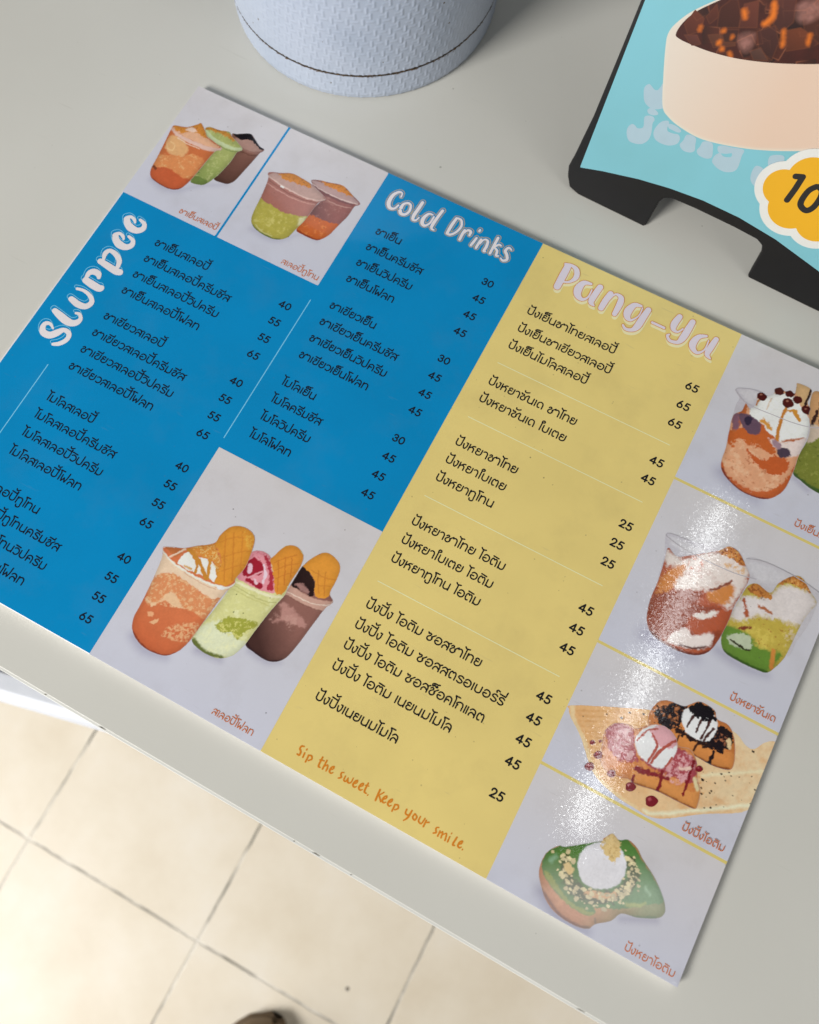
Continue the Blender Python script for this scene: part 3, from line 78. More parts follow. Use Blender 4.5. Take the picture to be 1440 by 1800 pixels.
('R3','printed_board',[(332.07,-211.65),(351.57,-202.34),(367.63,-195.55),(387.37,-189.42),(401.99,-187.72),(409.15,-190.81),(413.16,-190.3),(416.29,-185.47),(420.59,-183.18),(420.87,-190.73),(420.73,-200.95),(420.45,-215.84),(403.11,-227.11),(386.16,-238.18),(374.73,-238.9),(364.08,-237.76),(352.85,-233.68),(341.68,-222.56),(333.61,-216.44),(331.81,-213.9)],(214,166,108),[('g',(353.08,-209.57),(423.61,-206.11),(228,196,156),1),('n',None,(205,148,88),6,0.5,0.25),('s',[(332.34,-211.86,1.1),(335.66,-217.1,1.09),(345.36,-224.9,1.08),(353.53,-233.31,0.91),(365.6,-237.37,0.75),(376.19,-238.38,0.75)],(226,188,140),1,0),('s',[(396.8,-211.99,0.61),(410.13,-203.64,0.61),(419.49,-197.82,0.61)],(235,205,165),1.5,0),('s',[(379.35,-237.93,0.6),(385.38,-236.38,0.75),(402.43,-225.5,0.75),(419.71,-214,0.75)],(238,212,178),1.5,0),('s',[(335.27,-212.5,0.17),(354.69,-203.49,0.2),(381.03,-194.71,0.17)],(200,146,84),1,0.5),('s',[(336.88,-214.27,0.17),(356.43,-205.44,0.2),(382.52,-196.61,0.17)],(200,146,84),1,0.5),('s',[(338.48,-216.03,0.17),(358.16,-207.39,0.19),(384.01,-198.5,0.17)],(200,146,84),1,0.5),('s',[(340.08,-217.79,0.17),(359.89,-209.34,0.19),(385.49,-200.38,0.17)],(200,146,84),1,0.5),('s',[(341.67,-219.54,0.17),(361.61,-211.27,0.19),(386.96,-202.26,0.17)],(200,146,84),1,0.5),('s',[(343.26,-221.29,0.17),(363.33,-213.2,0.19),(388.43,-204.14,0.17)],(200,146,84),1,0.5),('s',[(344.85,-223.03,0.17),(365.04,-215.12,0.19),(389.9,-206.01,0.17)],(200,146,84),1,0.5),('s',[(346.42,-224.76,0.17),(366.74,-217.04,0.19),(391.36,-207.87,0.17)],(200,146,84),1,0.5),('s',[(348,-226.49,0.17),(368.44,-218.95,0.19),(392.81,-209.72,0.17)],(200,146,84),1,0.5),('s',[(349.57,-228.22,0.17),(370.13,-220.85,0.19),(394.26,-211.57,0.17)],(200,146,84),1,0.5),('s',[(351.13,-229.94,0.17),(371.82,-222.74,0.19),(395.71,-213.41,0.17)],(200,146,84),1,0.5),('s',[(352.69,-231.65,0.17),(373.5,-224.63,0.19),(397.15,-215.25,0.17)],(200,146,84),1,0.5),('s',[(354.24,-233.36,0.17),(375.18,-226.52,0.19),(398.59,-217.08,0.17)],(200,146,84),1,0.5),('s',[(355.79,-235.06,0.17),(376.84,-228.39,0.19),(400.02,-218.91,0.17)],(200,146,84),1,0.5),('s',[(400.1,-208.95,0.27),(400.39,-208.94,0.27)],(40,32,28),0.3,0.4),('s',[(406.7,-205.18,0.14),(406.85,-205.18,0.14)],(40,32,28),0.3,0.4),('s',[(410.15,-219.93,0.14),(410.3,-219.93,0.14)],(40,32,28),0.3,0.4),('s',[(402.68,-216.31,0.23),(402.93,-216.3,0.23)],(40,32,28),0.3,0.4),('s',[(419.86,-212.96,0.23),(420.11,-212.95,0.23)],(40,32,28),0.3,0.4),('s',[(405.12,-222.8,0.23),(405.36,-222.79,0.22)],(40,32,28),0.3,0.4),('s',[(416.25,-202.19,0.23),(416.49,-202.19,0.23)],(40,32,28),0.3,0.4),('s',[(406.76,-220.73,0.23),(407.01,-220.72,0.23)],(40,32,28),0.3,0.4),('s',[(399.45,-219.41,0.26),(399.74,-219.4,0.26)],(40,32,28),0.3,0.4),('s',[(408.04,-206.24,0.27),(408.33,-206.23,0.27)],(40,32,28),0.3,0.4),('s',[(407.02,-222.13,0.22),(407.27,-222.12,0.22)],(40,32,28),0.3,0.4),('s',[(395.11,-215.42,0.23),(395.36,-215.41,0.23)],(40,32,28),0.3,0.4),('s',[(419.64,-206.72,0.26),(419.93,-206.72,0.26)],(40,32,28),0.3,0.4),('s',[(406.53,-209.27,0.27),(406.82,-209.27,0.27)],(40,32,28),0.3,0.4),('s',[(399.43,-213.38,0.14),(399.58,-213.38,0.14)],(40,32,28),0.3,0.4),('s',[(398.31,-217.15,0.23),(398.56,-217.14,0.23)],(40,32,28),0.3,0.4),('s',[(411.55,-213.82,0.23),(411.8,-213.81,0.23)],(40,32,28),0.3,0.4),('s',[(401.51,-219.67,0.14),(401.66,-219.67,0.14)],(40,32,28),0.3,0.4),('s',[(405.65,-208.02,0.27),(405.94,-208.01,0.27)],(40,32,28),0.3,0.4),('s',[(402.94,-212.54,0.23),(403.19,-212.54,0.23)],(40,32,28),0.3,0.4),('s',[(411.71,-204.71,0.23),(411.96,-204.7,0.23)],(40,32,28),0.3,0.4),('s',[(396.1,-210.24,0.17),(396.28,-210.24,0.17)],(40,32,28),0.3,0.4),('s',[(404.51,-216.25,0.17),(404.69,-216.24,0.17)],(40,32,28),0.3,0.4),('s',[(402.65,-224.25,0.22),(402.9,-224.24,0.22)],(40,32,28),0.3,0.4),('s',[(405.83,-204.68,0.14),(405.98,-204.68,0.14)],(40,32,28),0.3,0.4),('s',[(423.87,-213.37,0.22),(424.11,-213.36,0.22)],(40,32,28),0.3,0.4),('s',[(338.51,-213.84,0.23),(338.77,-213.83,0.23)],(40,32,28),0.3,0.4),('s',[(354.07,-206,0.55),(354.67,-205.98,0.55)],(40,32,28),0.3,0.4),('s',[(356.79,-202.37,0.31),(357.13,-202.36,0.31)],(40,32,28),0.3,0.4),('s',[(362.55,-199.74,0.31),(362.9,-199.73,0.31)],(40,32,28),0.3,0.4),('s',[(348,-207.92,0.23),(348.25,-207.91,0.23)],(40,32,28),0.3,0.4),('s',[(372.89,-197.73,0.31),(373.23,-197.73,0.31)],(40,32,28),0.3,0.4),('s',[(402.39,-217.39,0.3),(402.72,-217.38,0.3)],(40,32,28),0.3,0.4),('s',[(397.37,-213.37,0.46),(397.87,-213.36,0.46)],(40,32,28),0.3,0.4),('s',[(404.08,-207.28,0.3),(404.41,-207.27,0.3)],(40,32,28),0.3,0.4),('s',[(412.83,-191.59,0.46),(413.33,-191.58,0.46)],(40,32,28),0.3,0.4)]),
('R3','printed_toast',[(364.81,-198.98),(366.15,-192.12),(370,-189.02),(377.31,-187.95),(379.81,-185.74),(383.58,-182.41),(390.7,-183.02),(393.23,-186.05),(398.8,-186.13),(403.06,-189.92),(406.33,-196.75),(407.49,-201.66),(406.21,-204.29),(399.35,-205.99),(390.01,-205.86),(380.75,-206.08),(373.87,-201.99),(367.67,-203.55)],(190,112,46),[('n',None,(210,140,70),3,0.55,0.12),('p',[(378.05,-199.76),(388.2,-199.55),(396.75,-199.72),(405.98,-196.51),(407.63,-202.01),(405.58,-204.8),(398.74,-206.57),(381.05,-206.78)],(202,126,54),0.6,0.5),('s',[(380.81,-206.22,0.62),(390.79,-205.7,0.61),(399.35,-205.99,0.61),(406.15,-204.15,0.61)],(140,75,30),0.9,0),('p',[(366.57,-194.1),(376.65,-187.42),(379.88,-190.96),(378.84,-197.61),(373.56,-201.28),(367.73,-198.74)],(34,27,30),0.5,2),('p',[(389.61,-192.75),(395.16,-187.63),(402.07,-189.58),(403.39,-194.9),(399.81,-198.94),(393.1,-199.09)],(34,27,30),0.5,2),('n',[(367.08,-194.27),(378.01,-187.58),(378.84,-197.61),(369.85,-200.65)],(190,115,60),1.8,0.6,0.08),('n',[(389.61,-192.75),(402.07,-189.58),(399.67,-198.59)],(180,110,70),1.8,0.6,0.08),('s',[(379.45,-199.02,1.4),(387.21,-199.21,1.24),(393.94,-199.07,1.23)],(45,30,28),0.6,1.2),('s',[(380.7,-200.95,0.39),(380.65,-204.85,0.39)],(60,32,28),0.5,0.2),('s',[(389.48,-200.58,0.46),(389.12,-203.77,0.46)],(60,32,28),0.5,0.2),('s',[(397.39,-200.23,0.62),(397.59,-204.81,0.77),(397.28,-207.09,1.68)],(36,26,30),0.5,0.4),('p',[(378.17,-191),(381.06,-186.65),(388.68,-184.36),(393.67,-187.12),(394.82,-192.58),(392.43,-197.47),(386.97,-198.65),(381.59,-197.02)],(226,221,219),0.5,0.3),('s',[(383.18,-189.64,0.55),(382.47,-195.68,0.47)],(72,42,38),0.4,0.2),('s',[(387.18,-187.95,0.63),(387.06,-195.84,0.47)],(72,42,38),0.4,0.2),('s',[(390.28,-187.18,0.7),(390.66,-192.19,0.62),(389.99,-197.73,0.46)],(72,42,38),0.4,0.2),('s',[(393.45,-190.71,0.62),(391.27,-197.74,0.46)],(72,42,38),0.4,0.2),('p',[(380.71,-187.46),(383.26,-182.67),(389.73,-182.75),(392.73,-186.92),(387.28,-189.21),(383.09,-189.43)],(28,24,28),0.3,1.4),('s',[(401.41,-192.52,0.93),(402.9,-195.16,0.77)],(220,190,140),0.6,0.5)]),
('R3','printed_toast',[(351.78,-222.34),(350.16,-214.6),(353.02,-209.43),(358.92,-207.16),(362.4,-207.22),(367.3,-202.7),(373.11,-200.23),(379.09,-201.8),(382.49,-205.16),(387.53,-204.02),(392.2,-207.67),(395.45,-214.39),(398.55,-218.6),(399.79,-224.75),(398.86,-226.9),(391.58,-227.46),(381.63,-227.76),(371.48,-229.65),(367.83,-229.08),(364.09,-230.23),(357.36,-230.44),(352.97,-226.83)],(196,118,52),[('n',None,(215,145,80),3,0.56,0.12),('p',[(350.79,-215.99),(353.08,-209.57),(361.16,-208.31),(367.02,-217.66),(376.34,-219.49),(387.75,-218.49),(394.31,-217.09),(392.07,-207.74),(385.81,-205.96),(378.28,-208.25),(370.39,-217.57),(364.94,-222.59),(358.33,-223.13)],(160,66,74),0.8,1.2),('n',[(353.51,-216.27),(359.61,-208.7),(366.33,-218.03),(362.71,-223.35),(357.71,-221.76)],(205,165,165),1.3,0.48,0.1),('n',[(380.18,-216.61),(385.95,-206.31),(392.3,-209.31),(390,-219.81),(382.94,-221.04)],(222,165,168),1.2,0.45,0.1),('p',[(368.22,-224.23),(379.57,-223.01),(387.31,-221.4),(394.58,-220.71),(398.35,-218.71),(399.88,-224.96),(398.95,-227.1),(391.67,-227.67),(381.72,-227.97),(371.14,-229.84)],(206,134,62),0.7,0.5),('s',[(371.42,-229.52,0.61),(381.58,-227.63,0.6),(391.52,-227.33,0.6),(398.8,-226.77,0.6)],(150,85,35),0.9,0),('s',[(394.28,-215.01,0.76),(397.03,-218.58,0.91)],(235,200,150),0.8,0.4),('p',[(363.91,-211.6),(365.34,-206.09),(370.1,-201.22),(377.04,-201),(381.93,-205.45),(382.29,-211.24),(379.04,-217.89),(373.43,-218.67),(367.27,-216.67)],(232,228,225),0.6,0.3),('p',[(368.13,-204.6),(373.01,-200.01),(379.09,-201.8),(381.44,-205.29),(377.04,-209.34),(371.71,-207.88)],(206,152,158),0.6,1),('s',[(364.97,-211.47,0.54),(367.05,-206.05,0.54),(370.83,-202.91,0.47)],(168,78,64),0.4,0.3),('s',[(369.6,-205.99,0.47),(373.51,-209.07,0.62),(373.64,-213.29,0.54),(372.88,-218.37,0.54)],(168,74,60),0.4,0.3),('s',[(380.2,-203.8,0.62),(375.96,-210.77,0.77),(374.41,-217.98,0.54)],(168,74,60),0.4,0.3),('s',[(381.8,-211.5,0.54),(380.72,-215.9,0.53)],(168,74,60),0.4,0.3),('s',[(369.45,-223.16,1.07),(375.86,-222.28,1.22),(383.63,-220.68,0.91)],(125,28,40),0.6,1),('s',[(369.63,-226.44,0.61),(370.27,-231.13,0.76)],(122,24,34),0.4,0.2),('s',[(380.23,-218.69,0.61),(381.62,-226.77,0.76),(381,-232.1,1.2)],(122,24,34),0.4,0.3),('s',[(391.03,-208.3,0.77),(391.87,-216.29,0.76),(392.48,-223.66,0.53)],(122,24,34),0.4,0.4),('s',[(386.68,-214,0.61),(390.82,-211.8,0.76)],(225,180,165),0.6,0.4)]),
('R3','printed_sauce_drop',[(372.5,-230.37),(372.37,-231.76),(371.55,-233.02),(370.31,-233.68),(368.9,-233.61),(368.39,-232.55),(368.08,-231.39),(368.73,-230.22),(370.04,-229.53),(371.27,-229.69)],(118,24,36),[('s',[(369.33,-231.3,0.57),(369.49,-231.09,0.45)],(165,70,80),0.5,0.1)]),
('R3','printed_sauce_drop',[(383.63,-231.36),(383.31,-233.11),(382.49,-234.51),(380.95,-235.33),(379.45,-235.16),(378.72,-233.97),(378.21,-232.66),(379.16,-231.18),(380.66,-230.38),(382.3,-230.49)],(118,24,36),[('s',[(379.83,-232.48,0.68),(380.03,-232.23,0.54)],(165,70,80),0.5,0.1)]),
('R3','printed_sauce_drop',[(353.44,-225.05),(353.79,-226.04),(353.16,-227.09),(352.05,-227.68),(350.89,-227.58),(349.84,-226.96),(350.02,-225.7),(350.66,-224.63),(351.77,-224.04),(352.94,-224.14)],(118,24,36),[('s',[(351.07,-225.64,0.5),(351.21,-225.46,0.4)],(165,70,80),0.5,0.1)]),
('R3','printed_sauce_drop',[(352.11,-231.36),(352.52,-232.36),(351.81,-233.48),(350.68,-234.08),(349.42,-234),(348.39,-233.34),(348.61,-232.02),(349.21,-230.95),(350.38,-230.32),(351.54,-230.46)],(118,24,36),[('s',[(349.66,-231.98,0.52),(349.8,-231.79,0.41)],(165,70,80),0.5,0.1)]),
('R3','printed_sauce_drop',[(348.31,-221.62),(348.27,-222.32),(347.85,-222.96),(347.23,-223.29),(346.5,-223.26),(346.23,-222.72),(346.08,-222.12),(346.39,-221.53),(347.06,-221.18),(347.68,-221.27)],(118,24,36),[('s',[(346.7,-222.08,0.29),(346.78,-221.98,0.23)],(165,70,80),0.5,0.1)]),
('R3','printed_sauce_drop',[(395.76,-209.34),(395.85,-210.19),(395.2,-211.08),(394.4,-211.51),(393.38,-211.5),(393,-210.81),(393,-209.91),(393.36,-209.17),(394.26,-208.69),(395,-208.85)],(118,24,36),[('s',[(393.73,-209.91,0.38),(393.84,-209.77,0.31)],(165,70,80),0.5,0.1)]),
('R3','printed_sauce_drop',[(350.75,-219.72),(350.67,-220.17),(350.49,-220.52),(350.09,-220.73),(349.72,-220.67),(349.5,-220.38),(349.36,-220.05),(349.62,-219.66),(349.99,-219.46),(350.43,-219.48)],(118,24,36),[('s',[(349.79,-220,0.17),(349.84,-219.93,0.14)],(165,70,80),0.5,0.1)]),
('R3','printed_sauce_drop',[(361.85,-229.73),(362.09,-230.68),(361.58,-231.61),(360.53,-232.16),(359.54,-232.03),(358.55,-231.49),(358.64,-230.37),(359.3,-229.36),(360.29,-228.83),(361.44,-228.88)],(118,24,36),[('s',[(359.66,-230.29,0.46),(359.79,-230.12,0.37)],(165,70,80),0.5,0.1)]),
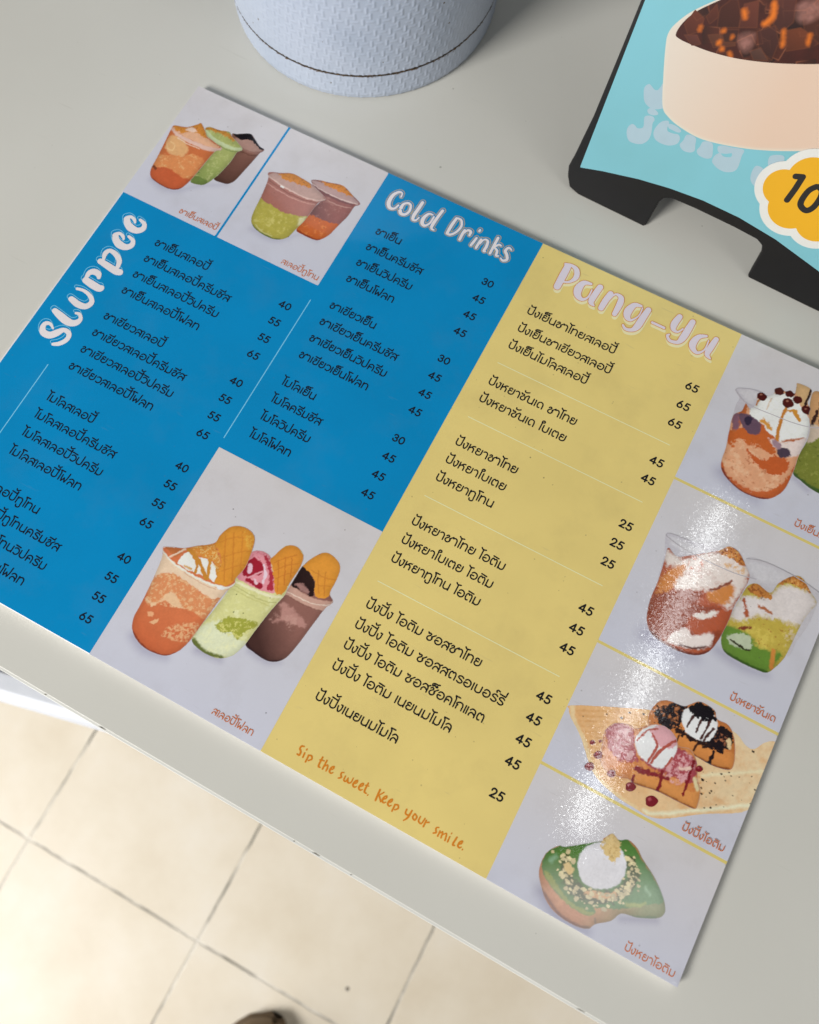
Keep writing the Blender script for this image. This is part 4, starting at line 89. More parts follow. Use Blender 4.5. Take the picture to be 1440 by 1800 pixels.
('R4','printed_toast',[(348.96,-281.27),(348.9,-274.11),(352.46,-268.83),(355.3,-267.72),(365.33,-260.38),(368.46,-258.06),(368.69,-256.73),(371.27,-253.16),(374.92,-254.22),(378.37,-252.23),(383.24,-253.44),(386.98,-256.27),(394.77,-260.89),(399.94,-265.24),(403.19,-268.99),(404.28,-272.45),(401.86,-275.67),(394.47,-279.21),(387.92,-280.99),(385.15,-285.71),(379.86,-289.91),(377.87,-293.05),(372.84,-294.57),(364.51,-294.36),(357.47,-291.73),(351.72,-286.15)],(184,116,62),[('n',None,(200,135,80),3,0.56,0.15),('s',[(353.39,-288.41,0.58),(364.16,-293.62,0.64),(372.64,-294.14,0.71),(377.67,-292.62,0.64)],(130,70,35),0.9,0),('s',[(389.52,-280.91,0.57),(395.13,-278.86,0.57),(401.8,-275.54,0.57)],(110,60,35),0.9,0),('s',[(378.55,-288.29,0.43),(379.67,-289.86,0.36)],(120,65,40),0.8,0),('p',[(349.46,-280.21),(348.84,-273.98),(352.58,-269.09),(365.24,-260.18),(375.06,-254.15),(378.43,-252.36),(386.31,-256.63),(394.31,-261.14),(400.61,-265.67),(401.45,-268.74),(395.83,-273.05),(389.58,-277.39),(385.9,-280.12),(377.68,-283.71),(377.75,-286.55),(374.87,-288.32),(368.43,-288.63),(361.07,-287.08),(353.1,-283.44)],(76,118,46),0.5,0.5),('g',(375.06,-263.41),(397.54,-265.73),(88,140,82),0.7),('p',[(352.95,-283.12),(360.93,-286.76),(368.34,-288.45),(374.87,-288.32),(377.55,-286.11),(369.46,-287.31),(361.81,-285.12),(356.1,-281.84),(352.23,-280.73)],(132,142,42),0.8,0.6),('s',[(388.5,-276.8,0.72),(393.13,-274.33,0.86),(395.5,-272.29,0.57)],(150,160,75),0.8,0.5),('s',[(392.99,-266.58,0.58),(395.44,-268.42,0.72)],(130,170,125),1.2,0.5),('s',[(351.93,-275.7,1.03),(353,-273.53,0.88)],(110,150,110),1.5,0.5),('s',[(357.63,-272.67,2.2),(362.84,-280.24,2.47),(370.22,-281.82,2.6),(378.75,-278.85,2.45),(385.58,-272.09,2.6),(386.3,-265.39,2.47),(382.43,-259.49,1.76)],(66,78,32),1.2,1.5),('s',[(371.25,-280.49,1.15),(378.32,-277.91,1.3),(382.16,-275.47,1.01)],(205,155,95),0.8,1),('s',[(382.45,-273.6,0.87),(383.03,-273.57,0.78)],(209,194,143),0.3,0.5),('s',[(386.05,-260.34,0.37),(386.3,-260.33,0.33)],(205,189,140),0.3,0.5),('s',[(386.88,-262.23,0.36),(387.12,-262.22,0.33)],(192,177,131),0.3,0.5),('s',[(358.37,-276.96,0.51),(358.72,-276.94,0.46)],(187,173,128),0.3,0.5),('s',[(384,-260.28,0.88),(384.59,-260.26,0.79)],(177,163,121),0.3,0.5),('s',[(382.89,-277.07,0.86),(383.47,-277.04,0.78)],(174,160,119),0.3,0.5),('s',[(387.64,-267.91,0.36),(387.88,-267.89,0.33)],(187,173,128),0.3,0.5),('s',[(379.52,-260.31,0.37),(379.77,-260.3,0.33)],(182,168,124),0.3,0.5),('s',[(384.77,-262.48,0.51),(385.11,-262.46,0.46)],(188,174,128),0.3,0.5),('s',[(370.41,-283.31,0.29),(370.6,-283.3,0.26)],(190,175,129),0.3,0.5),('s',[(384.4,-265.93,0.73),(384.88,-265.91,0.65)],(190,175,130),0.3,0.5),('s',[(366.54,-280.28,0.43),(366.83,-280.27,0.39)],(182,169,125),0.3,0.5),('s',[(377.03,-281.77,0.29),(377.22,-281.76,0.26)],(220,203,150),0.3,0.5),('s',[(368.19,-284.77,0.5),(368.53,-284.75,0.45)],(191,177,131),0.3,0.5),('s',[(382.26,-277.27,0.36),(382.5,-277.26,0.32)],(204,188,139),0.3,0.5),('s',[(383.59,-260.27,0.88),(384.17,-260.24,0.79)],(219,203,150),0.3,0.5),('s',[(367.94,-284.8,0.86),(368.52,-284.77,0.78)],(196,181,134),0.3,0.5),('s',[(381.95,-275.59,0.43),(382.24,-275.58,0.39)],(175,162,120),0.3,0.5),('s',[(384.45,-260.31,0.58),(384.84,-260.29,0.53)],(191,177,130),0.3,0.5),('s',[(359.69,-279.33,0.29),(359.88,-279.32,0.26)],(189,174,129),0.3,0.5),('s',[(367.48,-282.73,0.36),(367.72,-282.71,0.32)],(209,193,142),0.3,0.5),('s',[(364.09,-283.82,0.29),(364.29,-283.81,0.26)],(221,205,151),0.3,0.5),('s',[(378.69,-280.1,0.58),(379.08,-280.08,0.52)],(190,176,130),0.3,0.5),('s',[(362.34,-280.64,0.73),(362.83,-280.61,0.65)],(175,162,119),0.3,0.5),('s',[(377.21,-279.44,0.72),(377.69,-279.42,0.65)],(201,186,137),0.3,0.5),('s',[(359.26,-274.35,0.37),(359.51,-274.34,0.33)],(195,180,133),0.3,0.5),('s',[(359.22,-275.4,0.51),(359.56,-275.38,0.46)],(218,202,149),0.3,0.5),('s',[(385.45,-277.35,0.5),(385.79,-277.34,0.45)],(207,191,141),0.3,0.5),('s',[(367.51,-284.16,0.36),(367.75,-284.15,0.32)],(179,165,122),0.3,0.5),('s',[(385.62,-266.08,0.51),(385.96,-266.06,0.46)],(216,199,147),0.3,0.5),('s',[(358.22,-279.53,0.58),(358.61,-279.51,0.52)],(216,199,147),0.3,0.5),('s',[(368.94,-280.01,0.72),(369.43,-279.99,0.65)],(202,187,138),0.3,0.5),('s',[(356.41,-272.95,0.73),(356.9,-272.92,0.66)],(187,173,128),0.3,0.5),('s',[(375.96,-278.13,0.43),(376.25,-278.11,0.39)],(220,203,150),0.3,0.5),('s',[(370.87,-284.55,0.5),(371.21,-284.53,0.45)],(200,185,137),0.3,0.5),('s',[(361.63,-280.05,0.87),(362.21,-280.02,0.78)],(198,183,135),0.3,0.5),('s',[(385.13,-275.36,0.43),(385.42,-275.35,0.39)],(209,193,143),0.3,0.5),('s',[(385.71,-268.84,0.87),(386.29,-268.82,0.78)],(216,199,147),0.3,0.5),('s',[(374.22,-283.24,0.36),(374.46,-283.23,0.32)],(199,184,136),0.3,0.5),('s',[(360.11,-273.58,0.51),(360.45,-273.57,0.46)],(187,173,128),0.3,0.5),('s',[(355.2,-272.27,0.59),(355.6,-272.25,0.53)],(211,195,144),0.3,0.5),('s',[(380.35,-276.55,0.58),(380.74,-276.53,0.52)],(200,185,137),0.3,0.5),('s',[(387.31,-268.93,0.36),(387.55,-268.92,0.33)],(181,167,124),0.3,0.5),('s',[(373.04,-281.37,0.72),(373.52,-281.35,0.65)],(182,168,124),0.3,0.5),('s',[(390.87,-269.14,0.36),(391.11,-269.13,0.33)],(176,163,120),0.3,0.5),('s',[(358.42,-277.15,0.36),(358.66,-277.14,0.33)],(200,185,137),0.3,0.5),('s',[(372.18,-284.68,0.29),(372.37,-284.67,0.26)],(202,187,138),0.3,0.5),('s',[(362.73,-280.51,0.51),(363.07,-280.49,0.46)],(220,203,150),0.3,0.5),('s',[(386.79,-261.46,0.58),(387.18,-261.44,0.53)],(192,177,131),0.3,0.5),('s',[(355.54,-270.64,0.59),(355.94,-270.62,0.53)],(198,183,135),0.3,0.5),('s',[(382.88,-261.59,0.37),(383.12,-261.58,0.33)],(194,179,132),0.3,0.5),('s',[(385.34,-265.59,0.36),(385.59,-265.58,0.33)],(181,167,124),0.3,0.5),('s',[(369.86,-283.31,0.36),(370.1,-283.3,0.32)],(203,188,139),0.3,0.5),('s',[(369.05,-282.64,0.29),(369.24,-282.63,0.26)],(189,175,129),0.3,0.5),('s',[(382.85,-261.59,0.58),(383.24,-261.58,0.53)],(192,177,131),0.3,0.5),('s',[(374.32,-283.14,0.72),(374.8,-283.12,0.65)],(192,177,131),0.3,0.5),('s',[(383.5,-257.59,0.44),(383.79,-257.57,0.4)],(209,194,143),0.3,0.5),('s',[(366.1,-282.46,0.43),(366.39,-282.45,0.39)],(197,182,135),0.3,0.5),('s',[(364.3,-282.56,0.58),(364.69,-282.54,0.52)],(220,204,150),0.3,0.5),('s',[(363.97,-280.6,0.51),(364.31,-280.59,0.46)],(174,161,119),0.3,0.5),('s',[(380.28,-282.82,0.86),(380.86,-282.79,0.77)],(175,162,120),0.3,0.5),('s',[(377.46,-277.67,0.43),(377.75,-277.66,0.39)],(188,173,128),0.3,0.5),('s',[(381.05,-278.18,0.58),(381.44,-278.16,0.52)],(216,200,148),0.3,0.5),('s',[(385.98,-261.77,0.44),(386.27,-261.75,0.39)],(199,184,136),0.3,0.5),('s',[(368.31,-284.64,0.5),(368.65,-284.63,0.45)],(190,176,130),0.3,0.5),('s',[(385.72,-272.66,0.29),(385.91,-272.65,0.26)],(186,172,127),0.3,0.5),('s',[(377.12,-278.53,0.58),(377.51,-278.51,0.52)],(183,169,125),0.3,0.5),('s',[(373.32,-279.73,0.72),(373.8,-279.71,0.65)],(208,192,142),0.3,0.5),('s',[(381.06,-278.11,0.5),(381.4,-278.1,0.45)],(197,182,134),0.3,0.5),('s',[(383.6,-270.73,0.51),(383.94,-270.71,0.46)],(214,198,146),0.3,0.5),('s',[(356.9,-269.79,0.51),(357.24,-269.78,0.46)],(202,186,138),0.3,0.5),('s',[(383.66,-276.11,0.36),(383.9,-276.1,0.32)],(197,182,134),0.3,0.5),('s',[(378.88,-279.18,0.36),(379.13,-279.17,0.32)],(194,179,133),0.3,0.5),('s',[(382.67,-278.1,0.43),(382.96,-278.08,0.39)],(213,197,146),0.3,0.5),('s',[(386.39,-267.38,0.73),(386.88,-267.36,0.65)],(194,180,133),0.3,0.5),('s',[(355.58,-274.44,0.29),(355.78,-274.43,0.26)],(214,198,146),0.3,0.5),('s',[(357.99,-278.21,0.73),(358.49,-278.19,0.66)],(217,201,148),0.3,0.5),('s',[(379.25,-257.16,0.37),(379.49,-257.15,0.33)],(203,188,139),0.3,0.5),('s',[(374.65,-283.34,0.29),(374.84,-283.33,0.26)],(200,185,137),0.3,0.5),('s',[(384.54,-273.43,0.58),(384.93,-273.41,0.52)],(201,186,138),0.3,0.5),('s',[(387.13,-269.65,0.51),(387.47,-269.64,0.46)],(178,164,121),0.3,0.5),('s',[(384.26,-274.35,0.72),(384.74,-274.33,0.65)],(192,177,131),0.3,0.5),('s',[(355.73,-271.27,0.73),(356.23,-271.25,0.66)],(206,191,141),0.3,0.5),('s',[(366.91,-280.34,0.36),(367.15,-280.33,0.33)],(186,172,127),0.3,0.5),('s',[(381.44,-280.91,0.57),(381.82,-280.89,0.52)],(221,204,151),0.3,0.5),('s',[(387.36,-264.67,0.51),(387.7,-264.65,0.46)],(182,168,124),0.3,0.5),('s',[(385.75,-271.82,0.72),(386.24,-271.8,0.65)],(175,162,120),0.3,0.5),('s',[(384,-264.57,0.51),(384.34,-264.56,0.46)],(216,200,148),0.3,0.5),('s',[(376.3,-283.82,0.29),(376.49,-283.81,0.26)],(200,185,136),0.3,0.5),('s',[(371.76,-278.45,0.51),(372.1,-278.44,0.46)],(207,191,141),0.3,0.5),('s',[(366.44,-281.06,0.72),(366.92,-281.04,0.65)],(197,182,135),0.3,0.5),('s',[(360.29,-278.48,0.87),(360.87,-278.45,0.79)],(185,171,126),0.3,0.5),('s',[(366.34,-282.21,0.51),(366.68,-282.2,0.46)],(192,177,131),0.3,0.5),('s',[(386.2,-273.14,0.72),(386.68,-273.12,0.65)],(194,180,133),0.3,0.5),('s',[(383.79,-265.21,0.58),(384.18,-265.19,0.52)],(184,170,126),0.3,0.5),('s',[(360.65,-278.35,0.36),(360.9,-278.34,0.33)],(183,169,125),0.3,0.5),('s',[(357.13,-269.15,0.88),(357.72,-269.12,0.79)],(190,176,130),0.3,0.5),('s',[(373.72,-285.99,0.5),(374.06,-285.97,0.45)],(189,175,129),0.3,0.5),('s',[(377.17,-282.99,0.29),(377.36,-282.98,0.26)],(192,177,131),0.3,0.5),('s',[(371.38,-281.63,0.43),(371.67,-281.62,0.39)],(179,165,122),0.3,0.5),('s',[(385.82,-263.59,0.29),(386.01,-263.58,0.26)],(197,182,134),0.3,0.5),('s',[(357.4,-269.12,0.29),(357.6,-269.11,0.26)],(207,191,141),0.3,0.5),('s',[(382.05,-276.61,0.29),(382.24,-276.6,0.26)],(212,196,145),0.3,0.5),('s',[(366.41,-283.33,0.36),(366.65,-283.32,0.32)],(175,162,120),0.3,0.5),('s',[(383.92,-272.16,0.58),(384.3,-272.14,0.52)],(193,178,132),0.3,0.5),('s',[(380.99,-260.73,0.51),(381.34,-260.72,0.46)],(191,177,130),0.3,0.5),('s',[(358.25,-271.57,0.88),(358.84,-271.55,0.79)],(185,171,126),0.3,0.5),('s',[(387.22,-272.13,0.51),(387.56,-272.11,0.45)],(209,193,143),0.3,0.5),('s',[(362.59,-283.11,0.72),(363.07,-283.08,0.65)],(193,179,132),0.3,0.5),('s',[(351.07,-272.38,0.59),(351.46,-272.37,0.53)],(201,186,137),0.3,0.5),('s',[(382.37,-259.47,0.88),(382.96,-259.45,0.79)],(197,182,135),0.3,0.5),('s',[(384.78,-260.28,0.29),(384.97,-260.27,0.26)],(198,183,135),0.3,0.5),('s',[(390.04,-267.49,0.51),(390.38,-267.48,0.46)],(188,174,129),0.3,0.5),('s',[(361.12,-270.38,0.37),(361.36,-270.37,0.33)],(207,192,142),0.3,0.5),('s',[(385.6,-276.34,0.43),(385.89,-276.32,0.39)],(212,196,145),0.3,0.5),('s',[(357.72,-273.07,0.29),(357.92,-273.06,0.26)],(215,199,147),0.3,0.5),('s',[(363.72,-278.85,0.51),(364.06,-278.83,0.46)],(194,179,133),0.3,0.5),('s',[(385.94,-269.29,0.29),(386.13,-269.28,0.26)],(218,201,149),0.3,0.5),('s',[(363.97,-284.62,0.36),(364.22,-284.61,0.32)],(200,185,137),0.3,0.5),('s',[(355.95,-278.07,0.44),(356.24,-278.06,0.39)],(213,197,146),0.3,0.5),('s',[(367.37,-282.5,0.36),(367.61,-282.49,0.32)],(207,192,142),0.3,0.5),('s',[(388.91,-265.41,0.44),(389.2,-265.4,0.39)],(176,163,120),0.3,0.5),('s',[(387.29,-272.47,0.43),(387.58,-272.46,0.39)],(216,200,148),0.3,0.5),('s',[(388.29,-262.45,0.51),(388.63,-262.43,0.46)],(210,194,143),0.3,0.5),('s',[(381.74,-275.95,0.87),(382.32,-275.92,0.78)],(180,166,123),0.3,0.5),('s',[(358.54,-271.43,0.88),(359.13,-271.4,0.79)],(220,203,150),0.3,0.5),('s',[(385.77,-270.52,0.87),(386.36,-270.5,0.78)],(213,197,145),0.3,0.5),('s',[(380.87,-279.49,0.36),(381.12,-279.48,0.32)],(186,172,127),0.3,0.5),('s',[(385.54,-274.55,0.86),(386.12,-274.52,0.78)],(209,194,143),0.3,0.5),('s',[(360.54,-271.56,0.88),(361.13,-271.53,0.79)],(191,176,130),0.3,0.5),('s',[(387.71,-262.08,0.36),(387.95,-262.07,0.33)],(199,184,136),0.3,0.5),('s',[(359.21,-276.76,0.36),(359.46,-276.75,0.33)],(202,187,138),0.3,0.5),('s',[(386.16,-264.89,0.58),(386.55,-264.87,0.52)],(203,188,139),0.3,0.5),('s',[(386.87,-277.07,0.5),(387.21,-277.06,0.45)],(212,196,145),0.3,0.5),('s',[(357.81,-279.17,0.51),(358.15,-279.15,0.46)],(202,187,138),0.3,0.5),('s',[(362.42,-277.42,0.36),(362.67,-277.41,0.33)],(199,184,136),0.3,0.5),('s',[(380.76,-259.34,0.88),(381.34,-259.32,0.79)],(215,199,147),0.3,0.5),('s',[(385.79,-273.51,0.58),(386.18,-273.49,0.52)],(185,171,126),0.3,0.5),('s',[(385.79,-274.41,0.36),(386.03,-274.4,0.32)],(187,173,128),0.3,0.5),('s',[(359.3,-279.45,0.87),(359.89,-279.42,0.78)],(212,196,145),0.3,0.5),('s',[(369.68,-279.72,0.72),(370.16,-279.7,0.65)],(214,198,146),0.3,0.5),('s',[(384.46,-263.93,0.36),(384.71,-263.92,0.33)],(180,167,123),0.3,0.5),('s',[(362.41,-281.31,0.51),(362.75,-281.3,0.46)],(178,165,122),0.3,0.5),('s',[(387.03,-270.91,0.87),(387.61,-270.89,0.78)],(210,194,144),0.3,0.5),('s',[(374.49,-282.23,0.29),(374.69,-282.22,0.26)],(212,196,145),0.3,0.5),('s',[(372.37,-281.82,0.58),(372.76,-281.81,0.52)],(204,188,139),0.3,0.5),('s',[(389.28,-265.3,0.58),(389.67,-265.28,0.52)],(189,174,129),0.3,0.5),('s',[(368.52,-284.28,0.5),(368.86,-284.26,0.45)],(195,180,133),0.3,0.5),('s',[(382.71,-267.84,0.58),(383.1,-267.82,0.52)],(206,190,141),0.3,0.5),('s',[(379.4,-277.24,0.58),(379.79,-277.22,0.52)],(174,161,119),0.3,0.5),('p',[(363.23,-272.49),(362.47,-266.89),(365.01,-261.51),(369.28,-258.03),(375.41,-256.79),(380.47,-259.73),(382.69,-264.14),(382.49,-269.79),(379.17,-274.32),(373.18,-277.5),(367.54,-276.95)],(208,206,211),0.6,0.2),('g',(369.86,-262.96),(376.94,-276.68),(215,213,218),0.3),('s',[(359.98,-275.02,2.04),(360.46,-275.16,2.04)],(208,182,130),0.6,0.8),('p',[(368.65,-257.56),(371.27,-253.16),(375.01,-254.42),(377.38,-258.96),(376.88,-263.4),(372.52,-263.32),(369.51,-260.73)],(206,178,118),0.5,1.6),('n',[(368.65,-257.56),(371.27,-253.16),(377.38,-258.96),(376.88,-263.4),(369.51,-260.73)],(170,135,75),1,0.56,0.1)])]
RIMS = [('R1',[(339.32,-31.09,0.18),(340.17,-29.36,0.18),(345.97,-26.84,0.18),(351.51,-26.02,0.18)],(164,160,166)),('R1',[(339.37,-31.21,0.18),(345.48,-34.86,0.21),(352.45,-35.35,0.21),(361.41,-34.77,0.21),(370.32,-34.19,0.21),(378.81,-32.57,0.21),(385.13,-30.1,0.18)],(176,170,174)),('R2',[(338.19,-117.45,0.19),(339.9,-115.65,0.19),(349.38,-114.61,0.19)],(166,162,168)),('R2',[(338.31,-117.74,0.19),(346.48,-119.43,0.19),(358.24,-120.05,0.19),(374.25,-119.39,0.19),(384.72,-117.29,0.19)],(172,167,172)),('R2',[(376.98,-110.08,0.19),(385.64,-107.4,0.19),(401.74,-107.38,0.19),(413.62,-109.25,0.19)],(168,164,168))]
SHADES = [('A',[(10.31,-64.78,2.33),(17.78,-66.49,2.32),(26.25,-64.81,1.74),(34.56,-56.84,1.45),(47.87,-48.69,1.45)],0.3),('B',[(74.5,-65.59,2.18),(83.46,-66.74,2.17),(91.36,-65.16,1.35),(99.18,-56.4,1.09),(108.81,-55.87,1.08)],0.28),('C',[(137.38,-279.47,2.66),(145.66,-282.54,2.64),(156.51,-280.73,1.75)],0.4),('C',[(167.48,-270.93,2.2),(179.12,-269.69,1.75)],0.4),('C',[(189.31,-259.49,2.02),(198.4,-260.55,1.6),(204.29,-257.87,1.2)],0.35),('R1',[(349.64,-75.14,4.03),(357.27,-79.07,3.43),(370.46,-80.63,2.27)],0.42),('R1',[(382.45,-61.02,1.72),(390.7,-63.93,1.71)],0.35),('R2',[(349.42,-165.85,4.43),(360.83,-168.09,3.67),(373.95,-165.24,2.19)],0.45),('R2',[(381.63,-157.03,2.93),(395.03,-158.95,2.55),(406.06,-157.17,1.81)],0.4),('R4',[(353.69,-289.04,3.25),(365.04,-295.47,2.85),(377.58,-294.2,2.13)],0.42),('R4',[(388.76,-282.86,1.78),(402.21,-276.49,1.78)],0.3)]
POSTER = {'bowl':[(14.95,86.27),(13.8,91.64),(15.3,96.73),(19.63,103.46),(26.56,110.59),(34.72,117.87),(47.14,125.54),(63.03,131.57),(81.37,135.07),(95.03,133.33),(107.47,126.71),(117.03,115.48),(122.41,103.29),(121.12,90.68),(112.7,81.32),(99.52,72.7),(82.54,64.28),(66.91,58.54),(49.64,54.75),(37.58,55.46),(29.69,57.62),(25.07,61.22),(19.7,73.53)],
'inside':[(17.11,92.57),(17.95,97.79),(21.21,103.85),(27.45,110.55),(35.05,117.26),(47.49,124.95),(63.39,131),(82.12,133.95),(94.58,131.72),(103,126.37),(100.44,118.53),(91.87,111.83),(79.49,105.01),(62.84,98.37),(47.72,93.9),(35.38,91.81),(24.81,91.18),(19.24,91.38)],
'letters':[[(14.34,62.47),(13.46,65.61),(14.85,67.8),(16.9,67.11),(18.33,66.49),(19.74,66.86),(20.47,68.67),(21.01,70.88),(24.17,70.78),(27.42,61.69),(25.53,60.07),(23.09,58.46),(19.6,57.91),(16.31,59.27)],[(19.1,56.4),(20.54,58.19),(23.38,57.81),(24.83,56.65),(22.97,55.23),(20.38,54.99)],[(19.5,51.32),(19.35,53.1),(21.22,54.33),(23.3,54.49),(24.39,53.3),(24.2,51.36),(25.48,47.12),(25.64,43.38),(23.79,40.13),(20.58,38.6),(16.71,38.5),(14.22,41.31),(13.55,44.28),(14.75,46.84),(16.69,46.82),(18.09,46.12),(20.14,47.07),(20.55,48.6)],[(26.58,47.09),(26.34,50.22),(27.79,54.07),(30.45,55.82),(31.55,54.75),(31.67,52.68),(32.65,51.17),(35.55,51.29),(37.95,51.88),(39.54,50.48),(39.47,47.62),(36.36,45.05),(32.37,44.25),(28.84,44.78)],[(31.73,54.83),(35.84,55.15),(38.52,54.01),(37.53,52.75),(34.38,52.61),(32.11,52.89)],[(41.87,53.71),(46.18,54.13),(47.78,50.6),(48.66,48.19),(47.11,46.34),(43.61,45.76),(40.8,47.55),(41.41,50.28)],[(50.47,54.02),(54.49,55.13),(56.73,51.62),(57.53,48.62),(55.38,46.98),(51.68,46.89),(49.6,48.47),(50.07,51.14)],[(57.83,54.57),(59.6,56.22),(62.85,56.97),(69.4,58.5),(70.08,55.35),(71.1,48.64),(67.95,45.41),(63.44,44.86),(59.5,46.27),(58.47,47.54),(58.52,50.2),(60.1,52.26),(62.55,51.6),(65.62,52.76),(65.25,54.64),(62.78,53.17),(59.49,52.41)],[(78.79,54.45),(77.91,51.55),(78.94,47.63),(81.22,45.4),(84.02,45.12),(85.9,48.32),(83.37,53.7)],[(82.33,61.8),(81.92,58.94),(84.25,55.77),(87.79,55.89),(88.96,59.16),(87.32,63.69)]],
'cloud':[(94.78,50.32,9.26),(103.9,59.35,10.96),(103.44,43.42,11.08),(117.91,42.33,10.15),(121.02,53.68,11.65),(116.19,63.04,9.68),(109.66,49.95,11.87)],
'ten':[[(96.93,57.88,1.42),(99.9,59.02,1.42),(99.95,52.3,1.44),(99.54,45.94,1.47)],[(107.7,57.58,1.41),(105.76,54.4,1.42),(105.44,49.07,1.45),(106.6,46.17,1.46),(109.98,45.2,1.46),(111.98,48.1,1.45),(112.22,53.43,1.42),(110.95,57.04,1.41),(108.63,57.97,1.4)]],
'poster_bot':[(-1.51,13.92),(10.3,17.52),(29.64,22.18),(46.14,24.99),(63.77,26.86),(84.07,26.91),(105.36,24.8),(132.17,20)],
'gem':[[(18.87,97.75),(20.72,104.83),(26.06,103.02),(26.94,97.78),(22.37,94.3)],[(26.46,103.97),(28.5,110.2),(31.57,105.99),(29.28,101.93)],[(30.61,109.49),(34.68,116.37),(39.83,110.04),(41.55,105.28),(32.89,101.79),(30.9,107.28)],[(39.18,114.36),(44.08,117.77),(48.63,108.13),(41.55,105.28)],[(50.93,120.43),(57.62,124.49),(61.32,115.53),(58.74,109.88),(53.12,112.25)],[(30.58,97.64),(41.17,102.75),(43.66,98.13),(35.24,93.83)],[(49.35,106.85),(55.22,111.56),(59.9,106.43),(60.87,98.77),(53.69,100.66)],[(59.06,110.79),(65.12,114.77),(70.63,113.93),(72.62,109.31),(64.54,104.36)],[(20.85,93.68),(26.12,95.83),(29.33,93.04),(25.91,90.8)],[(50.5,98.52),(54.03,101.61),(59.46,98.18),(53.78,95.79)],[(63.21,119.3),(68.44,122.85),(75.35,119.64),(75.2,111.94),(66.83,114.7)],[(34.69,101.72),(41.9,104.63),(43.67,99.75),(38.59,97.67)],[(72.44,117.72),(80.3,124.6),(87.49,118.52),(81.51,109.85)],[(69.42,129.05),(78.35,132.5),(83.74,126.7),(74.4,123.73)]],
'glow':[[(50.61,118.82,1.14),(52.4,114.26,1.29),(50.71,110.52,1.02)],[(40.55,111.86,1.18),(41.94,110.11,1.04)],[(36.2,96.28,0.85),(36.69,97.05,0.85)],[(38.76,94.46,0.7),(38.99,94.89,0.7)],[(35.76,101.35,0.61),(36.42,101.78,0.61)],[(42.78,94.48,0.62),(44.23,92.93,0.62)],[(59.41,110.92,0.58),(61.89,105.66,0.67)],[(26.09,99.45,0.62),(26.23,98.3,0.46)],[(69.96,113.66,0.51),(71.19,110.28,0.51)],[(40.61,100.52,0.46),(40.8,101,0.46)]],
'clear':[[(43.14,102.35),(48.83,105.46),(50.32,98.85),(47.09,97.51)],[(59.56,121.94),(63.27,125.95),(69.22,126.81),(69.54,121.06),(65.53,116.84),(61.93,117.29)]]}


# ------------------------------------------------------------------ helpers
def tag(o, label=None, cat=None, group=None, kind=None):
    if label: o['label'] = label
    if cat: o['category'] = cat
    if group: o['group'] = group
    if kind: o['kind'] = kind
    return o

def empty(name, loc=(0, 0, 0)):
    o = bpy.data.objects.new(name, None)
    col.objects.link(o)
    o.location = loc
    o.empty_display_size = 0.05
    return o

def mesh_obj(name, verts, faces, mat, parent=None, smooth=False):
    me = bpy.data.meshes.new(name)
    me.from_pydata([tuple(map(float, v)) for v in verts], [], faces)
    me.update()
    if smooth:
        me.polygons.foreach_set('use_smooth', [True] * len(me.polygons))
    if mat: me.materials.append(mat)
    o = bpy.data.objects.new(name, me)
    col.objects.link(o)
    if parent: o.parent = parent
    return o

def lin(c):
    c = np.asarray(c, float) / 255.0
    return np.where(c <= 0.04045, c / 12.92, ((c + 0.055) / 1.055) ** 2.4)

EXPO = 0.74          # light reaching the table: what a surface of albedo 1 shows
FILM = 0.007         # what the glossy film adds
def ink(c):          # colour as the print shows it in the room -> albedo of the ink
    return np.clip((lin(c) - FILM) / EXPO, 0.003, 0.92)

rng = np.random.RandomState(11)
LAT = rng.rand(256, 256)
def vnoise(x, y, scale, seed=0):
    tot = 0.0; amp = 0.55; f = 1.0 / scale
    for o in range(3):
        xx = x * f + 37.3 * seed + 11.7 * o; yy = y * f + 17.9 * seed + 5.1 * o
        xi = np.floor(xx).astype(int); yi = np.floor(yy).astype(int)
        u = xx - xi; v = yy - yi
        u = u * u * (3 - 2 * u); v = v * v * (3 - 2 * v)
        a = LAT[xi & 255, yi & 255]; b = LAT[(xi + 1) & 255, yi & 255]
        c = LAT[xi & 255, (yi + 1) & 255]; d = LAT[(xi + 1) & 255, (yi + 1) & 255]
        tot = tot + amp * ((a * (1 - u) + b * u) * (1 - v) + (c * (1 - u) + d * u) * v)
        amp *= 0.5; f *= 2.1
    return tot / 0.9625

def spline(pts, closed, n=5):
    p = np.asarray(pts, float)
    if len(p) < 3: return p
    N = len(p); out = []
    for i in range(N if closed else N - 1):
        p0 = p[(i - 1) % N] if (closed or i > 0) else p[0]
        p1 = p[i]; p2 = p[(i + 1) % N]
        p3 = p[(i + 2) % N] if (closed or i + 2 < N) else p[-1]
        for k in range(n):
            t = k / n
            out.append(0.5 * (2 * p1 + (p2 - p0) * t + (2 * p0 - 5 * p1 + 4 * p2 - p3) * t * t + (3 * p1 - p0 - 3 * p2 + p3) * t ** 3))
    if not closed: out.append(p[-1])
    return np.array(out)

def sd_poly(X, Y, poly):
    d = np.full(X.shape, 1e9); ins = np.zeros(X.shape, bool)
    n = len(poly)
    for i in range(n):
        ax, ay = poly[i][:2]; bx, by = poly[(i + 1) % n][:2]
        ex, ey = bx - ax, by - ay
        L = ex * ex + ey * ey + 1e-12
        t = np.clip(((X - ax) * ex + (Y - ay) * ey) / L, 0, 1)
        dx = X - ax - t * ex; dy = Y - ay - t * ey
        d = np.minimum(d, dx * dx + dy * dy)
        c = ((ay > Y) != (by > Y))
        xc = ax + (Y - ay) * ex / (ey if abs(ey) > 1e-12 else 1e-12)
        ins ^= c & (X < xc)
    d = np.sqrt(d)
    return np.where(ins, -d, d)

